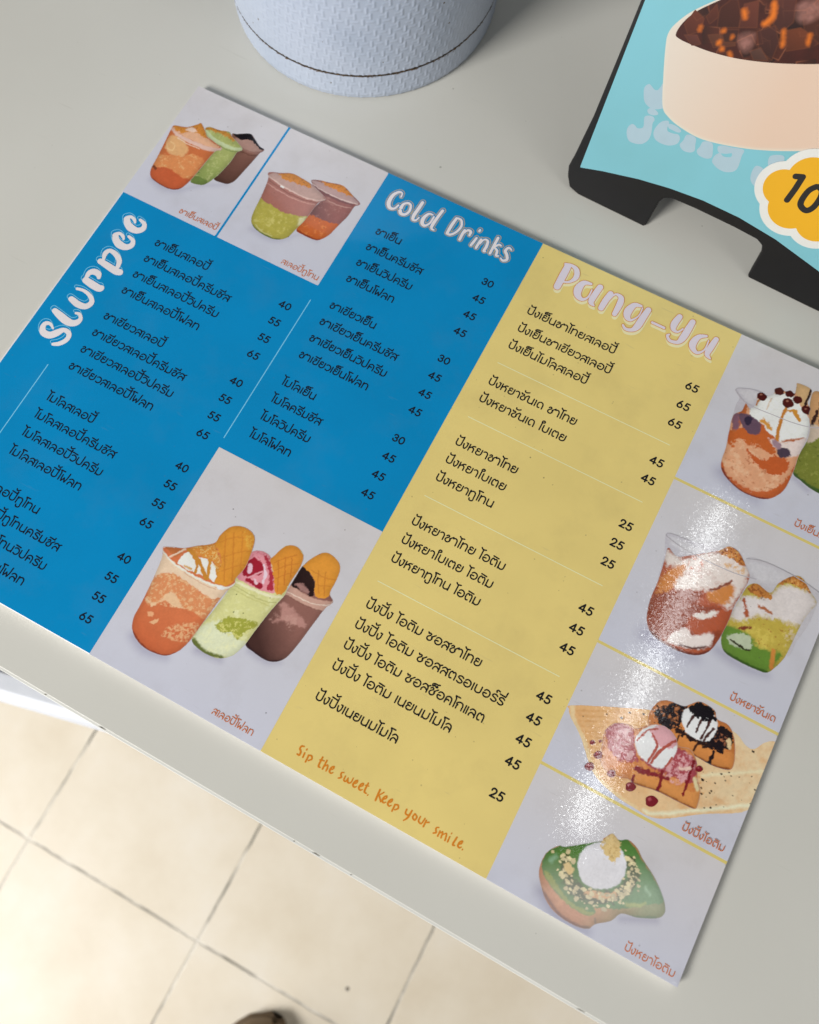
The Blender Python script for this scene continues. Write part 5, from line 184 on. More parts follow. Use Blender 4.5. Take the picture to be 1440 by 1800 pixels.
def sd_stroke(X, Y, pts):
    d = np.full(X.shape, 1e9)
    for i in range(len(pts) - 1):
        ax, ay, ar = pts[i]; bx, by, br = pts[i + 1]
        ex, ey = bx - ax, by - ay
        t = np.clip(((X - ax) * ex + (Y - ay) * ey) / (ex * ex + ey * ey + 1e-12), 0, 1)
        d = np.minimum(d, np.hypot(X - ax - t * ex, Y - ay - t * ey) - (ar + (br - ar) * t))
    return d

def curl(x, y):      # the film lifts a little at the menu's lower right corner
    return 0.55 * np.clip(1 - np.hypot(x - 420.3, y + 295.9) / 9.0, 0, 1) ** 2

def sheet(name, field, box, h, mat, parent, z, colour=None, frame=None):
    """mesh of the region field < 0 (mm), boundary cells clipped so the edge is clean; lies at height z (mm)"""
    x0, y0, x1, y1 = box
    nx = int((x1 - x0) / h) + 2; ny = int((y1 - y0) / h) + 2
    gx = x0 + h * np.arange(nx); gy = y0 + h * np.arange(ny)
    X, Y = np.meshgrid(gx, gy, indexing='ij')
    F = field(X, Y)
    F = np.where(np.abs(F) < 1e-6, 1e-6, F)
    I = F < 0
    idx = -np.ones((nx, ny), int)
    idx[I] = np.arange(I.sum())
    vx = list(X[I]); vy = list(Y[I])
    cnt = I[:-1, :-1].astype(int) + I[1:, :-1] + I[1:, 1:] + I[:-1, 1:]
    fi, fj = np.nonzero(cnt == 4)
    faces = np.stack([idx[fi, fj], idx[fi + 1, fj], idx[fi + 1, fj + 1], idx[fi, fj + 1]], 1).tolist()
    ev = {}
    def edge(a, b):
        k = (a, b) if a < b else (b, a)
        if k not in ev:
            fa, fb = F[a], F[b]; t = fa / (fa - fb)
            t = min(max(t, 0.02), 0.98)
            ev[k] = len(vx)
            vx.append(X[a] + (X[b] - X[a]) * t); vy.append(Y[a] + (Y[b] - Y[a]) * t)
        return ev[k]
    mi, mj = np.nonzero((cnt > 0) & (cnt < 4))
    for i, j in zip(mi.tolist(), mj.tolist()):
        cs = [(i, j), (i + 1, j), (i + 1, j + 1), (i, j + 1)]
        f = []
        for k in range(4):
            a = cs[k]; b = cs[(k + 1) % 4]
            if I[a]: f.append(int(idx[a]))
            if I[a] != I[b]: f.append(edge(a, b))
        if len(f) > 2: faces.append(f)
    vx = np.array(vx); vy = np.array(vy)
    if len(vx) == 0: return None
    zz = np.full(len(vx), float(z))
    if frame is None:
        zz = zz + curl(vx, vy)
        V = np.stack([vx, vy, zz], 1) * MM
    else:
        O, u, v, n = frame
        V = (O + np.outer(vx, u) + np.outer(vy, v) + np.outer(zz, n)) * MM
    o = mesh_obj(name, V, faces, mat, parent)
    if colour is not None:
        c = colour(vx, vy)
        a = o.data.color_attributes.new('ink', 'FLOAT_COLOR', 'POINT')
        a.data.foreach_set('color', np.concatenate([c, np.ones((len(c), 1))], 1).astype(np.float32).ravel())
    return o

def bbox(pts, m=1.0):
    a = np.array([p[:2] for p in pts])
    return (a[:, 0].min() - m, a[:, 1].min() - m, a[:, 0].max() + m, a[:, 1].max() + m)

def strokes_field(strokes, grow=0.0, dx=0.0, dy=0.0):
    def f(X, Y):
        F = np.full(X.shape, 9.0)
        for s in strokes:
            for i in range(len(s) - 1):
                seg = s[i:i + 2]
                m = max(seg[0][2], seg[1][2]) + abs(grow) + 1.0
                bx = bbox([(seg[0][0] + dx, seg[0][1] + dy), (seg[1][0] + dx, seg[1][1] + dy)], m)
                i0, i1 = np.searchsorted(X[:, 0], (bx[0], bx[2])); j0, j1 = np.searchsorted(Y[0], (bx[1], bx[3]))
                if i1 <= i0 or j1 <= j0: continue
                sl = (slice(i0, i1), slice(j0, j1))
                F[sl] = np.minimum(F[sl], sd_stroke(X[sl], Y[sl], [(p[0] + dx, p[1] + dy, p[2]) for p in seg]) - grow)
        return F
    return f

def paint(base, layers, seed, outline=None):
    L2 = []
    for l in layers:
        l = list(l)
        if l[0] == 'p' or (l[0] == 'n' and l[1] is not None): l[1] = spline(l[1], True, 4)
        if l[0] == 's': l[1] = spline(l[1], False, 4)
        L2.append(l)
    def f(x, y):
        edge = None if outline is None else sd_poly(x, y, outline)
        wx = 0.8 * (vnoise(x, y, 2.2, seed + 50) - .5) + 0.5 * (vnoise(x, y, 0.8, seed + 51) - .5)
        wy = 0.8 * (vnoise(x, y, 2.2, seed + 52) - .5) + 0.5 * (vnoise(x, y, 0.8, seed + 53) - .5)
        x = x + wx; y = y + wy
        C = np.tile(ink(base), (len(x), 1))
        C = C * (0.94 + 0.12 * vnoise(x, y, 3.0, seed))[:, None]
        for k, l in enumerate(L2):
            sd = None
            if l[0] == 'p': sd = sd_poly(x, y, l[1])
            elif l[0] == 's': sd = sd_stroke(x, y, l[1])
            if l[0] in 'ps':
                fe = max(l[3] * 1.25, 0.3)
                if l[4]: sd = sd + l[4] * 2.2 * (vnoise(x, y, 1.3, seed + k) - 0.5)
                a = np.clip(0.5 - sd / fe, 0, 1); a = a * a * (3 - 2 * a)
                c = ink(l[2]) * (0.93 + 0.14 * vnoise(x, y, 1.6, seed + k + 3))[:, None]
            elif l[0] == 'n':
                nz = 0.7 * vnoise(x, y, l[3], seed + k) + 0.3 * vnoise(x, y, l[3] * 0.35, seed + k + 9)
                a = np.clip((nz - l[4] + 0.6 * l[5]) / max(l[5] * 2.2, 1e-3), 0, 1); a = a * a * (3 - 2 * a) * 0.75
                if l[1] is not None: a = a * np.clip(0.5 - sd_poly(x, y, l[1]) / 0.8, 0, 1)
                c = ink(l[2])
            elif l[0] == 'g':
                d = np.subtract(l[2], l[1]); t = ((x - l[1][0]) * d[0] + (y - l[1][1]) * d[1]) / (d @ d)
                a = np.clip(t, 0, 1) * l[4]; c = ink(l[3])
            C = C * (1 - a[:, None]) + c * a[:, None]
        C = C * (0.93 + 0.14 * vnoise(x, y, 0.7, seed + 60))[:, None]
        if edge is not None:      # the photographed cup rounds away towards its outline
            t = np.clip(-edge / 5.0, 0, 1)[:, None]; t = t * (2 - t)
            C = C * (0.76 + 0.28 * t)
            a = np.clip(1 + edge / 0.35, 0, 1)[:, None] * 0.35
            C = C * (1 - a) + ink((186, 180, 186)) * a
        g = (C @ np.array([.3, .59, .11]))[:, None]
        C = C * 0.91 + g * 0.09
        return np.clip(C, 0.003, 0.95)
    return f

# ------------------------------------------------------------------ materials
def new_mat(name):
    m = bpy.data.materials.new(name)
    m.use_nodes = True
    nt = m.node_tree
    return m, nt, nt.nodes['Principled BSDF']

def nd(nt, kind, **kw):
    n = nt.nodes.new(kind)
    for k, v in kw.items():
        if k.startswith('i_'): n.inputs[k[2:].replace('_', ' ')].default_value = v
        else: setattr(n, k, v)
    return n

def ramp(nt, stops):
    r = nt.nodes.new('ShaderNodeValToRGB')
    e = r.color_ramp.elements
    while len(e) < len(stops): e.new(0.5)
    for k, (p, c) in enumerate(stops):
        e[k].position = p
        e[k].color = c if len(c) == 4 else (*c, 1)
    return r

def mixc(nt, fac, a, b, mode='MIX'):
    m = nt.nodes.new('ShaderNodeMix'); m.data_type = 'RGBA'; m.blend_type = mode
    for sock, v in ((m.inputs[0], fac), (m.inputs[6], a), (m.inputs[7], b)):
        if hasattr(v, 'is_output') or hasattr(v, 'links'): nt.links.new(v, sock)
        elif isinstance(v, (int, float)): sock.default_value = v
        else: sock.default_value = (*v[:3], 1)
    return m.outputs[2]

def laminated(name, colour=None, dirt=1.0):
    """ink under a glossy, finely pebbled lamination film, with dust specks and faint scuffs"""
    m, nt, b = new_mat(name)
    tc = nd(nt, 'ShaderNodeTexCoord')
    P = tc.outputs['Object']
    if colour is None:
        at = nd(nt, 'ShaderNodeAttribute', attribute_name='ink')
        base = at.outputs['Color']
    else:
        n0 = nd(nt, 'ShaderNodeTexNoise', i_Scale=22.0, i_Detail=4.0)
        nt.links.new(P, n0.inputs['Vector'])
        r0 = ramp(nt, [(0.3, tuple(np.array(colour) * 0.95)), (0.7, tuple(np.minimum(np.array(colour) * 1.04, 0.95)))])
        nt.links.new(n0.outputs['Fac'], r0.inputs[0])
        base = r0.outputs[0]
    # dust: sparse tiny dark specks
    v = nd(nt, 'ShaderNodeTexVoronoi', i_Scale=95.0)
    nt.links.new(P, v.inputs['Vector'])
    wn = nd(nt, 'ShaderNodeMath', operation='MULTIPLY_ADD'); wn.inputs[1].default_value = 0.075; wn.inputs[2].default_value = -0.035
    sep = nd(nt, 'ShaderNodeSeparateColor'); nt.links.new(v.outputs['Color'], sep.inputs[0])
    nt.links.new(sep.outputs[0], wn.inputs[0])
    lt = nd(nt, 'ShaderNodeMath', operation='LESS_THAN')
    nt.links.new(v.outputs['Distance'], lt.inputs[0]); nt.links.new(wn.outputs[0], lt.inputs[1])
    k = nd(nt, 'ShaderNodeMath', operation='MULTIPLY'); k.inputs[1].default_value = 0.55 * dirt
    nt.links.new(lt.outputs[0], k.inputs[0])
    base = mixc(nt, k.outputs[0], base, (0.05, 0.045, 0.04))
    # scuffs: stretched noise, very light
    mp = nd(nt, 'ShaderNodeMapping'); mp.inputs['Scale'].default_value = (60, 420, 60); mp.inputs['Rotation'].default_value = (0, 0, 0.5)
    nt.links.new(P, mp.inputs['Vector'])
    sn = nd(nt, 'ShaderNodeTexNoise', i_Scale=1.0, i_Detail=2.0); nt.links.new(mp.outputs[0], sn.inputs['Vector'])
    sr = ramp(nt, [(0.70, (0, 0, 0)), (0.76, (1, 1, 1))]); nt.links.new(sn.outputs['Fac'], sr.inputs[0])
    k2 = nd(nt, 'ShaderNodeMath', operation='MULTIPLY'); k2.inputs[1].default_value = 0.12 * dirt
    nt.links.new(sr.outputs[0], k2.inputs[0])
    base = mixc(nt, k2.outputs[0], base, (0.30, 0.27, 0.22))
    if dirt > 0.25:
        sm = nd(nt, 'ShaderNodeTexNoise', i_Scale=38.0, i_Detail=6.0, i_Roughness=0.62); nt.links.new(P, sm.inputs['Vector'])
        smr = ramp(nt, [(0.50, (0, 0, 0)), (0.72, (1, 1, 1))]); nt.links.new(sm.outputs['Fac'], smr.inputs[0])
        k3 = nd(nt, 'ShaderNodeMath', operation='MULTIPLY'); k3.inputs[1].default_value = 0.10 * dirt; nt.links.new(smr.outputs[0], k3.inputs[0])
        base = mixc(nt, k3.outputs[0], base, (0.22, 0.16, 0.09))
        v2 = nd(nt, 'ShaderNodeTexVoronoi', i_Scale=240.0); nt.links.new(P, v2.inputs['Vector'])
        s2 = nd(nt, 'ShaderNodeSeparateColor'); nt.links.new(v2.outputs['Color'], s2.inputs[0])
        w2 = nd(nt, 'ShaderNodeMath', operation='MULTIPLY_ADD'); w2.inputs[1].default_value = 0.34; w2.inputs[2].default_value = -0.235; nt.links.new(s2.outputs[0], w2.inputs[0])
        l2 = nd(nt, 'ShaderNodeMath', operation='LESS_THAN'); nt.links.new(v2.outputs['Distance'], l2.inputs[0]); nt.links.new(w2.outputs[0], l2.inputs[1])
        k4 = nd(nt, 'ShaderNodeMath', operation='MULTIPLY'); k4.inputs[1].default_value = 0.30 * dirt; nt.links.new(l2.outputs[0], k4.inputs[0])
        base = mixc(nt, k4.outputs[0], base, (0.12, 0.09, 0.06))
    nt.links.new(base, b.inputs['Base Color'])
    b.inputs['Roughness'].default_value = 0.55
    b.inputs['Specular IOR Level'].default_value = 0.0
    b.inputs['Coat Weight'].default_value = 1.0
    b.inputs['Coat Roughness'].default_value = 0.082
    b.inputs['Coat IOR'].default_value = 1.5
    # pebbled film: every fraction of a millimetre leans its own way, so a lamp's reflection breaks into glitter
    g = nd(nt, 'ShaderNodeTexVoronoi', i_Scale=1600.0); nt.links.new(P, g.inputs['Vector'])
    sg = nd(nt, 'ShaderNodeSeparateColor'); nt.links.new(g.outputs['Color'], sg.inputs[0])
    gn = nd(nt, 'ShaderNodeNewGeometry')
    cc = nd(nt, 'ShaderNodeCombineXYZ')
    for q in (0, 1):
        m1 = nd(nt, 'ShaderNodeMath', operation='SUBTRACT'); m1.inputs[1].default_value = 0.5; nt.links.new(sg.outputs[q], m1.inputs[0])
        m2 = nd(nt, 'ShaderNodeMath', operation='MULTIPLY'); nt.links.new(m1.outputs[0], m2.inputs[0]); nt.links.new(sg.outputs[2], m2.inputs[1])
        m3 = nd(nt, 'ShaderNodeMath', operation='MULTIPLY'); m3.inputs[1].default_value = 0.029; nt.links.new(m2.outputs[0], m3.inputs[0])
        nt.links.new(m3.outputs[0], cc.inputs[q])
    va = nd(nt, 'ShaderNodeVectorMath', operation='ADD'); nt.links.new(cc.outputs[0], va.inputs[0]); nt.links.new(gn.outputs['Normal'], va.inputs[1])
    vn = nd(nt, 'ShaderNodeVectorMath', operation='NORMALIZE'); nt.links.new(va.outputs[0], vn.inputs[0])
    nt.links.new(vn.outputs[0], b.inputs['Coat Normal']); nt.links.new(vn.outputs[0], b.inputs['Normal'])
    return m

def simple(name, colour, rough=0.5, spec=0.5, bump=0.0, bscale=400.0, var=0.06):
    m, nt, b = new_mat(name)
    tc = nd(nt, 'ShaderNodeTexCoord')
    n0 = nd(nt, 'ShaderNodeTexNoise', i_Scale=18.0, i_Detail=5.0); nt.links.new(tc.outputs['Object'], n0.inputs['Vector'])
    c = np.array(colour)
    r0 = ramp(nt, [(0.3, tuple(c * (1 - var))), (0.7, tuple(np.minimum(c * (1 + var), 0.95)))])
    nt.links.new(n0.outputs['Fac'], r0.inputs[0]); nt.links.new(r0.outputs[0], b.inputs['Base Color'])
    b.inputs['Roughness'].default_value = rough
    b.inputs['Specular IOR Level'].default_value = spec
    if bump:
        n1 = nd(nt, 'ShaderNodeTexNoise', i_Scale=bscale, i_Detail=3.0); nt.links.new(tc.outputs['Object'], n1.inputs['Vector'])
        bp = nd(nt, 'ShaderNodeBump', i_Strength=0.5, i_Distance=bump); nt.links.new(n1.outputs['Fac'], bp.inputs['Height'])
        nt.links.new(bp.outputs[0], b.inputs['Normal'])
    return m

WHITE = ink((192, 189, 196)); BLUE = ink((0, 125, 178)); BLUE[0] = 0.0; YELLOW = ink((211, 190, 119))
M_board = simple('white_board_core', ink((205, 203, 204)), 0.5)
M_print = laminated('printed_ink')
M_blue = laminated('blue_ink', BLUE, 0.45)
M_yellow = laminated('yellow_ink', YELLOW, 1.0)
M_black = laminated('black_ink', (0.012, 0.011, 0.014), 0.0)
M_navy = laminated('black_ink_on_blue', (0.008, 0.012, 0.026), 0.0)
M_paper = laminated('white_ink', ink((212, 205, 206)), 0.3)
M_pale = laminated('pale_lilac_ink', ink((205, 196, 206)), 0.3)
M_cream = laminated('cream_ink', ink((226, 208, 166)), 0.3)
M_orange = laminated('orange_ink', ink((196, 120, 40)), 0.2)
M_caption = laminated('brick_orange_ink', ink((186, 104, 58)), 0.2)
M_tan = laminated('tan_ink', ink((168, 152, 122)), 0.2)
M_lblue = laminated('light_blue_ink', ink((112, 184, 222)), 0.2)
M_teal = laminated('teal_ink', ink((20, 120, 160)), 0.2)
M_line = laminated('pale_line_ink', ink((230, 214, 168)), 0.2)
M_yline = laminated('yellow_line_ink', ink((204, 186, 112)), 0.2)

# ------------------------------------------------------------------ lettering: single-line Thai and digits, unit height
def arc(cx, cy, rx, ry, a0, a1, n=9):
    return [(cx + rx * math.cos(math.radians(a0 + (a1 - a0) * k / n)), cy + ry * math.sin(math.radians(a0 + (a1 - a0) * k / n))) for k in range(n + 1)]
def S(*p): return [tuple(q) for q in spline(p, False, 4)]
U = [(.08, .92), (.08, .38)] + arc(.35, .36, .27, .29, 180, 360) + [(.62, .92)]
G = {  # char: (advance, strokes)
 'บ': (.80, [U]),
 'ป': (.80, [U[:-1] + [(.62, 1.42)]]),
 'น': (.80, [[(.08, .92), (.08, .38)] + S((.08, .38), (.12, .16), (.30, .07), (.48, .12), (.62, .28)), [(.63, .92), (.63, .06)]]),
 'ม': (.80, [[(.10, .92), (.10, .06)], S((.10, .26), (.22, .12), (.38, .07), (.56, .16), (.63, .36)) + [(.63, .92)]]),
 'ท': (.80, [[(.08, .92), (.08, .07)], S((.08, .60), (.18, .82), (.38, .93), (.56, .84), (.63, .62)) + [(.63, .07)]]),
 'ก': (.80, [S((.10, .07), (.10, .44), (.16, .52)) + S((.16, .52), (.03, .66), (.14, .84), (.36, .93), (.56, .84), (.63, .60)) + [(.63, .07)]]),
 'ค': (.80, [[(.08, .07), (.08, .50)] + S((.08, .50), (.12, .78), (.35, .93), (.57, .80), (.63, .55)) + [(.63, .07)], S((.09, .26), (.18, .46), (.30, .52), (.40, .44))]),
 'ด': (.80, [S((.34, .13), (.20, .09), (.10, .26), (.07, .52), (.15, .82), (.36, .93), (.56, .82), (.63, .55)) + [(.63, .07)]]),
 'ต': (.82, [S((.34, .13), (.20, .09), (.10, .26), (.07, .55), (.13, .84), (.24, .93), (.36, .80)) + S((.36, .80), (.48, .93), (.60, .84), (.65, .60)) + [(.65, .07)]]),
 'ล': (.78, [S((.08, .72), (.20, .90), (.36, .93), (.54, .82), (.61, .58)) + [(.61, .06)], S((.09, .06), (.09, .26), (.22, .47), (.40, .46), (.60, .26))]),
 'ส': (.78, [S((.08, .72), (.20, .90), (.36, .93), (.54, .82), (.61, .58)) + [(.61, .06)], S((.09, .06), (.09, .26), (.22, .47), (.40, .46), (.60, .26)), [(.50, .80), (.74, 1.0)]]),
 'อ': (.82, [S((.12, .74), (.22, .89), (.38, .93), (.58, .84), (.68, .60), (.65, .30), (.52, .12), (.34, .07), (.16, .16), (.08, .34), (.08, .48)) + [(.36, .50)]]),
 'ย': (.80, [S((.40, .84), (.28, .93), (.12, .86), (.10, .68), (.24, .57)) + [(.38, .56)], S((.20, .57), (.09, .44), (.09, .22), (.22, .08), (.40, .08), (.57, .20), (.63, .42)) + [(.63, .92)]]),
 'ช': (.78, [S((.08, .78), (.20, .92), (.34, .84), (.28, .66), (.12, .48), (.08, .26), (.20, .08), (.38, .08), (.52, .24), (.54, .46), (.46, .62)), S((.50, .40), (.54, .66), (.76, .96))]),
 'ซ': (.80, [S((.02, .98), (.10, .84)) + S((.10, .84), (.20, .92), (.34, .86), (.28, .66), (.12, .48), (.08, .26), (.20, .08), (.38, .08), (.52, .24), (.54, .46), (.46, .62)), S((.50, .40), (.54, .66), (.76, .96))]),
 'ข': (.76, [S((.08, .78), (.20, .92), (.34, .84), (.28, .66), (.12, .48), (.08, .26), (.20, .08), (.38, .07), (.54, .18), (.59, .40)) + [(.59, .92)]]),
 'ร': (.68, [S((.56, .80), (.40, .93), (.18, .88), (.10, .70), (.24, .57), (.44, .48), (.56, .32), (.48, .13), (.28, .07), (.08, .18))]),
 'ว': (.66, [S((.05, .80), (.18, .92), (.36, .90), (.52, .74), (.56, .46), (.46, .18), (.28, .07), (.08, .16))]),
 'ง': (.58, [S((.05, .66), (.08, .34), (.18, .08), (.30, .10), (.42, .40)) + [(.43, .90), (.28, .92)]]),
 'ห': (.80, [[(.08, .94), (.08, .06)], S((.08, .40), (.26, .64), (.46, .88), (.64, .92)), S((.30, .66), (.48, .62), (.58, .46)) + [(.58, .06)]]),
 'ฟ': (.84, [S((.08, .92), (.09, .50), (.16, .08)) + S((.16, .08), (.26, .30), (.36, .62)) + S((.36, .62), (.46, .30), (.54, .08)) + S((.54, .08), (.64, .50), (.68, .92)) + [(.70, 1.42)]]),
 'า': (.60, [S((.02, .80), (.16, .92), (.34, .88), (.44, .66)) + [(.44, .07)]]),
 'เ': (.28, [[(.10, .92), (.10, .07)]]),
 'แ': (.50, [[(.10, .92), (.10, .07)], [(.32, .92), (.32, .07)]]),
 'โ': (.32, [[(.16, .07), (.16, .90)] + S((.16, .90), (.13, 1.12), (.02, 1.34)) + [(.02, 1.38), (.44, 1.38)]]),
 'ไ': (.32, [[(.14, .07), (.14, 1.30)], S((-.10, 1.48), (.00, 1.36), (.14, 1.32), (.38, 1.40))]),
 'ใ': (.34, [[(.14, .07), (.14, 1.10)] + S((.14, 1.10), (.10, 1.30), (.18, 1.46), (.34, 1.44), (.38, 1.28), (.26, 1.20))]),
 ' ': (.42, []),
 # marks: relative to the right-hand stem of the letter under them
 'ิ': (0, [[(-.52, 1.22), (.02, 1.16)]]),
 'ี': (0, [[(-.52, 1.22), (.04, 1.16)], [(.03, 1.16), (.06, 1.42)]]),
 'ั': (0, [S((-.40, 1.46), (-.34, 1.30), (-.20, 1.28), (-.04, 1.34), (.08, 1.46))]),
 'ู': (0, [S((-.38, -.10), (-.34, -.30), (-.18, -.36), (-.02, -.28), (.02, -.08))]),
 '็': (0, [S((-.50, 1.12), (-.54, 1.32), (-.36, 1.46), (-.10, 1.46), (.10, 1.54)), S((-.40, 1.14), (-.34, 1.26), (-.20, 1.18), (-.06, 1.26), (-.02, 1.14), (-.16, 1.12))]),
 '้': (0, [S((-.34, 1.72), (-.26, 1.56), (-.12, 1.58), (.06, 1.74))]),
 '่': (0, [[(.05, 1.46), (.08, 1.74)]]),
 '์': (0, [S((-.16, 1.22), (-.22, 1.38), (-.10, 1.50), (.08, 1.44))]),
 # digits
 '0': (.86, [arc(.36, .5, .30, .43, 0, 360, 20)]),
 '1': (.6, [[(.1, .75), (.34, .93), (.34, .07)]]),
 '2': (.80, [S((.08, .68), (.14, .86), (.33, .93), (.54, .84), (.58, .66), (.44, .42), (.08, .08)) + [(.64, .08)]]),
 '3': (.80, [S((.10, .76), (.20, .90), (.36, .93), (.54, .84), (.56, .66), (.42, .54), (.28, .53)), S((.28, .53), (.48, .50), (.60, .34), (.54, .14), (.34, .07), (.14, .12), (.06, .28))]),
 '4': (.88, [[(.52, .07), (.52, .92), (.04, .28), (.72, .28)]]),
 '5': (.82, [[(.62, .92), (.24, .92), (.15, .54)] + S((.15, .54), (.34, .60), (.56, .50), (.62, .30), (.50, .12), (.28, .07), (.08, .18))]),
 '6': (.84, [S((.48, .94), (.22, .62), (.08, .36), (.16, .13), (.36, .07), (.58, .16), (.62, .38), (.48, .56), (.30, .58), (.14, .46))]),
}
def layout(text, H, r, width=None, xs=1.0):
    """returns strokes (mm) starting at 0,0 and the total width"""
    x = 0.0; out = []; last = None
    nat = sum(G[c][0] for c in text)
    k = H * xs if width is None else width / max(nat - 0.10, .1)
    for c in text:
        adv, st = G[c]
        if adv == 0:
            ox = last[0] + last[1] - .17
            if last[2] == 'ป' and c in 'ิีั': ox -= .10
            if last[2] == 'ป' and c in '้': ox -= .02
        else:
            ox = x; last = (x, adv, c); x += adv
        for s in st:
            out.append([((ox + p[0]) * k, p[1] * H, r) for p in s])
    return out, x * k

def write(name, text, x, y, H, r, mat, parent, z, width=None, right=False, xs=1.0, h=0.13):
    st, w = layout(text, H, r, width, xs)
    if right: x = x - w
    st = [[(p[0] + x, p[1] + y, p[2]) for p in s] for s in st]
    return sheet(name, strokes_field(st), bbox([p for s in st for p in s], 1.2), h, mat, parent, z)

def rect(name, x0, y0, x1, y1, z, mat, parent):
    V = np.array([(x0, y0, z), (x1, y0, z), (x1, y1, z), (x0, y1, z)]) * MM
    return mesh_obj(name, V, [(0, 1, 2, 3)], mat, parent)

def bevel_box(name, x0, y0, z0, x1, y1, z1, mat, parent, bev=0.001, seg=2):
    V = [(x, y, z) for z in (z0, z1) for x, y in ((x0, y0), (x1, y0), (x1, y1), (x0, y1))]
    F = [(3, 2, 1, 0), (4, 5, 6, 7), (0, 1, 5, 4), (1, 2, 6, 5), (2, 3, 7, 6), (3, 0, 4, 7)]
    o = mesh_obj(name, V, F, mat, parent)
    m = o.modifiers.new('bevel', 'BEVEL'); m.width = bev; m.segments = seg; m.limit_method = 'ANGLE'
    return o

# ------------------------------------------------------------------ floor
def floor_material():
    m, nt, b = new_mat('beige_floor_tile')
    tc = nd(nt, 'ShaderNodeTexCoord'); P = tc.outputs['Object']
    sx = nd(nt, 'ShaderNodeSeparateXYZ')
    wob = nd(nt, 'ShaderNodeTexNoise', i_Scale=60.0, i_Detail=2.0); nt.links.new(P, wob.inputs['Vector'])
    wm = nd(nt, 'ShaderNodeVectorMath', operation='MULTIPLY_ADD'); wm.inputs[1].default_value = (0.002,) * 3
    nt.links.new(wob.outputs['Color'], wm.inputs[0]); nt.links.new(P, wm.inputs[2]); nt.links.new(wm.outputs[0], sx.inputs[0])
    ds = []
    for ax, off in (('X', -0.096), ('Y', -0.589)):
        a = nd(nt, 'ShaderNodeMath', operation='SUBTRACT'); a.inputs[1].default_value = off - 0.125 + 0.001
        nt.links.new(sx.outputs[ax], a.inputs[0])
        p = nd(nt, 'ShaderNodeMath', operation='PINGPONG'); p.inputs[1].default_value = 0.125
        nt.links.new(a.outputs[0], p.inputs[0])
        s = nd(nt, 'ShaderNodeMath', operation='SUBTRACT'); s.inputs[0].default_value = 0.125
        nt.links.new(p.outputs[0], s.inputs[1])
        ds.append(s.outputs[0])
    mn = nd(nt, 'ShaderNodeMath', operation='MINIMUM'); nt.links.new(ds[0], mn.inputs[0]); nt.links.new(ds[1], mn.inputs[1])
    gr = nd(nt, 'ShaderNodeMapRange'); gr.inputs['From Min'].default_value = 0.0005; gr.inputs['From Max'].default_value = 0.0021
    gr.inputs['To Min'].default_value = 1.0; gr.inputs['To Max'].default_value = 0.0
    nt.links.new(mn.outputs[0], gr.inputs['Value'])
    n1 = nd(nt, 'ShaderNodeTexNoise', i_Scale=9.0, i_Detail=6.0, i_Roughness=0.6); nt.links.new(P, n1.inputs['Vector'])
    r1 = ramp(nt, [(0.30, (0.74, 0.65, 0.51)), (0.52, (0.80, 0.72, 0.59)), (0.75, (0.84, 0.78, 0.68))]); nt.links.new(n1.outputs['Fac'], r1.inputs[0])
    n2 = nd(nt, 'ShaderNodeTexNoise', i_Scale=17.0, i_Detail=4.0); nt.links.new(P, n2.inputs['Vector'])
    r2 = ramp(nt, [(0.38, (0.16, 0.15, 0.125)), (0.49, (0.42, 0.39, 0.34)), (0.58, (0.78, 0.73, 0.64))]); nt.links.new(n2.outputs['Fac'], r2.inputs[0])
    base = mixc(nt, gr.outputs[0], r1.outputs[0], r2.outputs[0])
    v = nd(nt, 'ShaderNodeTexVoronoi', i_Scale=8.5); nt.links.new(P, v.inputs['Vector'])
    lt = nd(nt, 'ShaderNodeMath', operation='LESS_THAN'); lt.inputs[1].default_value = 0.028; nt.links.new(v.outputs['Distance'], lt.inputs[0])
    base = mixc(nt, lt.outputs[0], base, (0.16, 0.13, 0.10))
    nt.links.new(base, b.inputs['Base Color'])
    b.inputs['Roughness'].default_value = 0.45
    bp = nd(nt, 'ShaderNodeBump', i_Strength=0.6, i_Distance=0.0015); bp.invert = True
    nt.links.new(gr.outputs[0], bp.inputs['Height']); nt.links.new(bp.outputs[0], b.inputs['Normal'])
    return m
FZ = -0.743
fl = mesh_obj('floor', [(-6, -6, 0), (6, -6, 0), (6, 6, 0), (-6, 6, 0)], [(0, 1, 2, 3)], floor_material())
fl.location = (0, 0, FZ)
tag(fl, kind='structure')

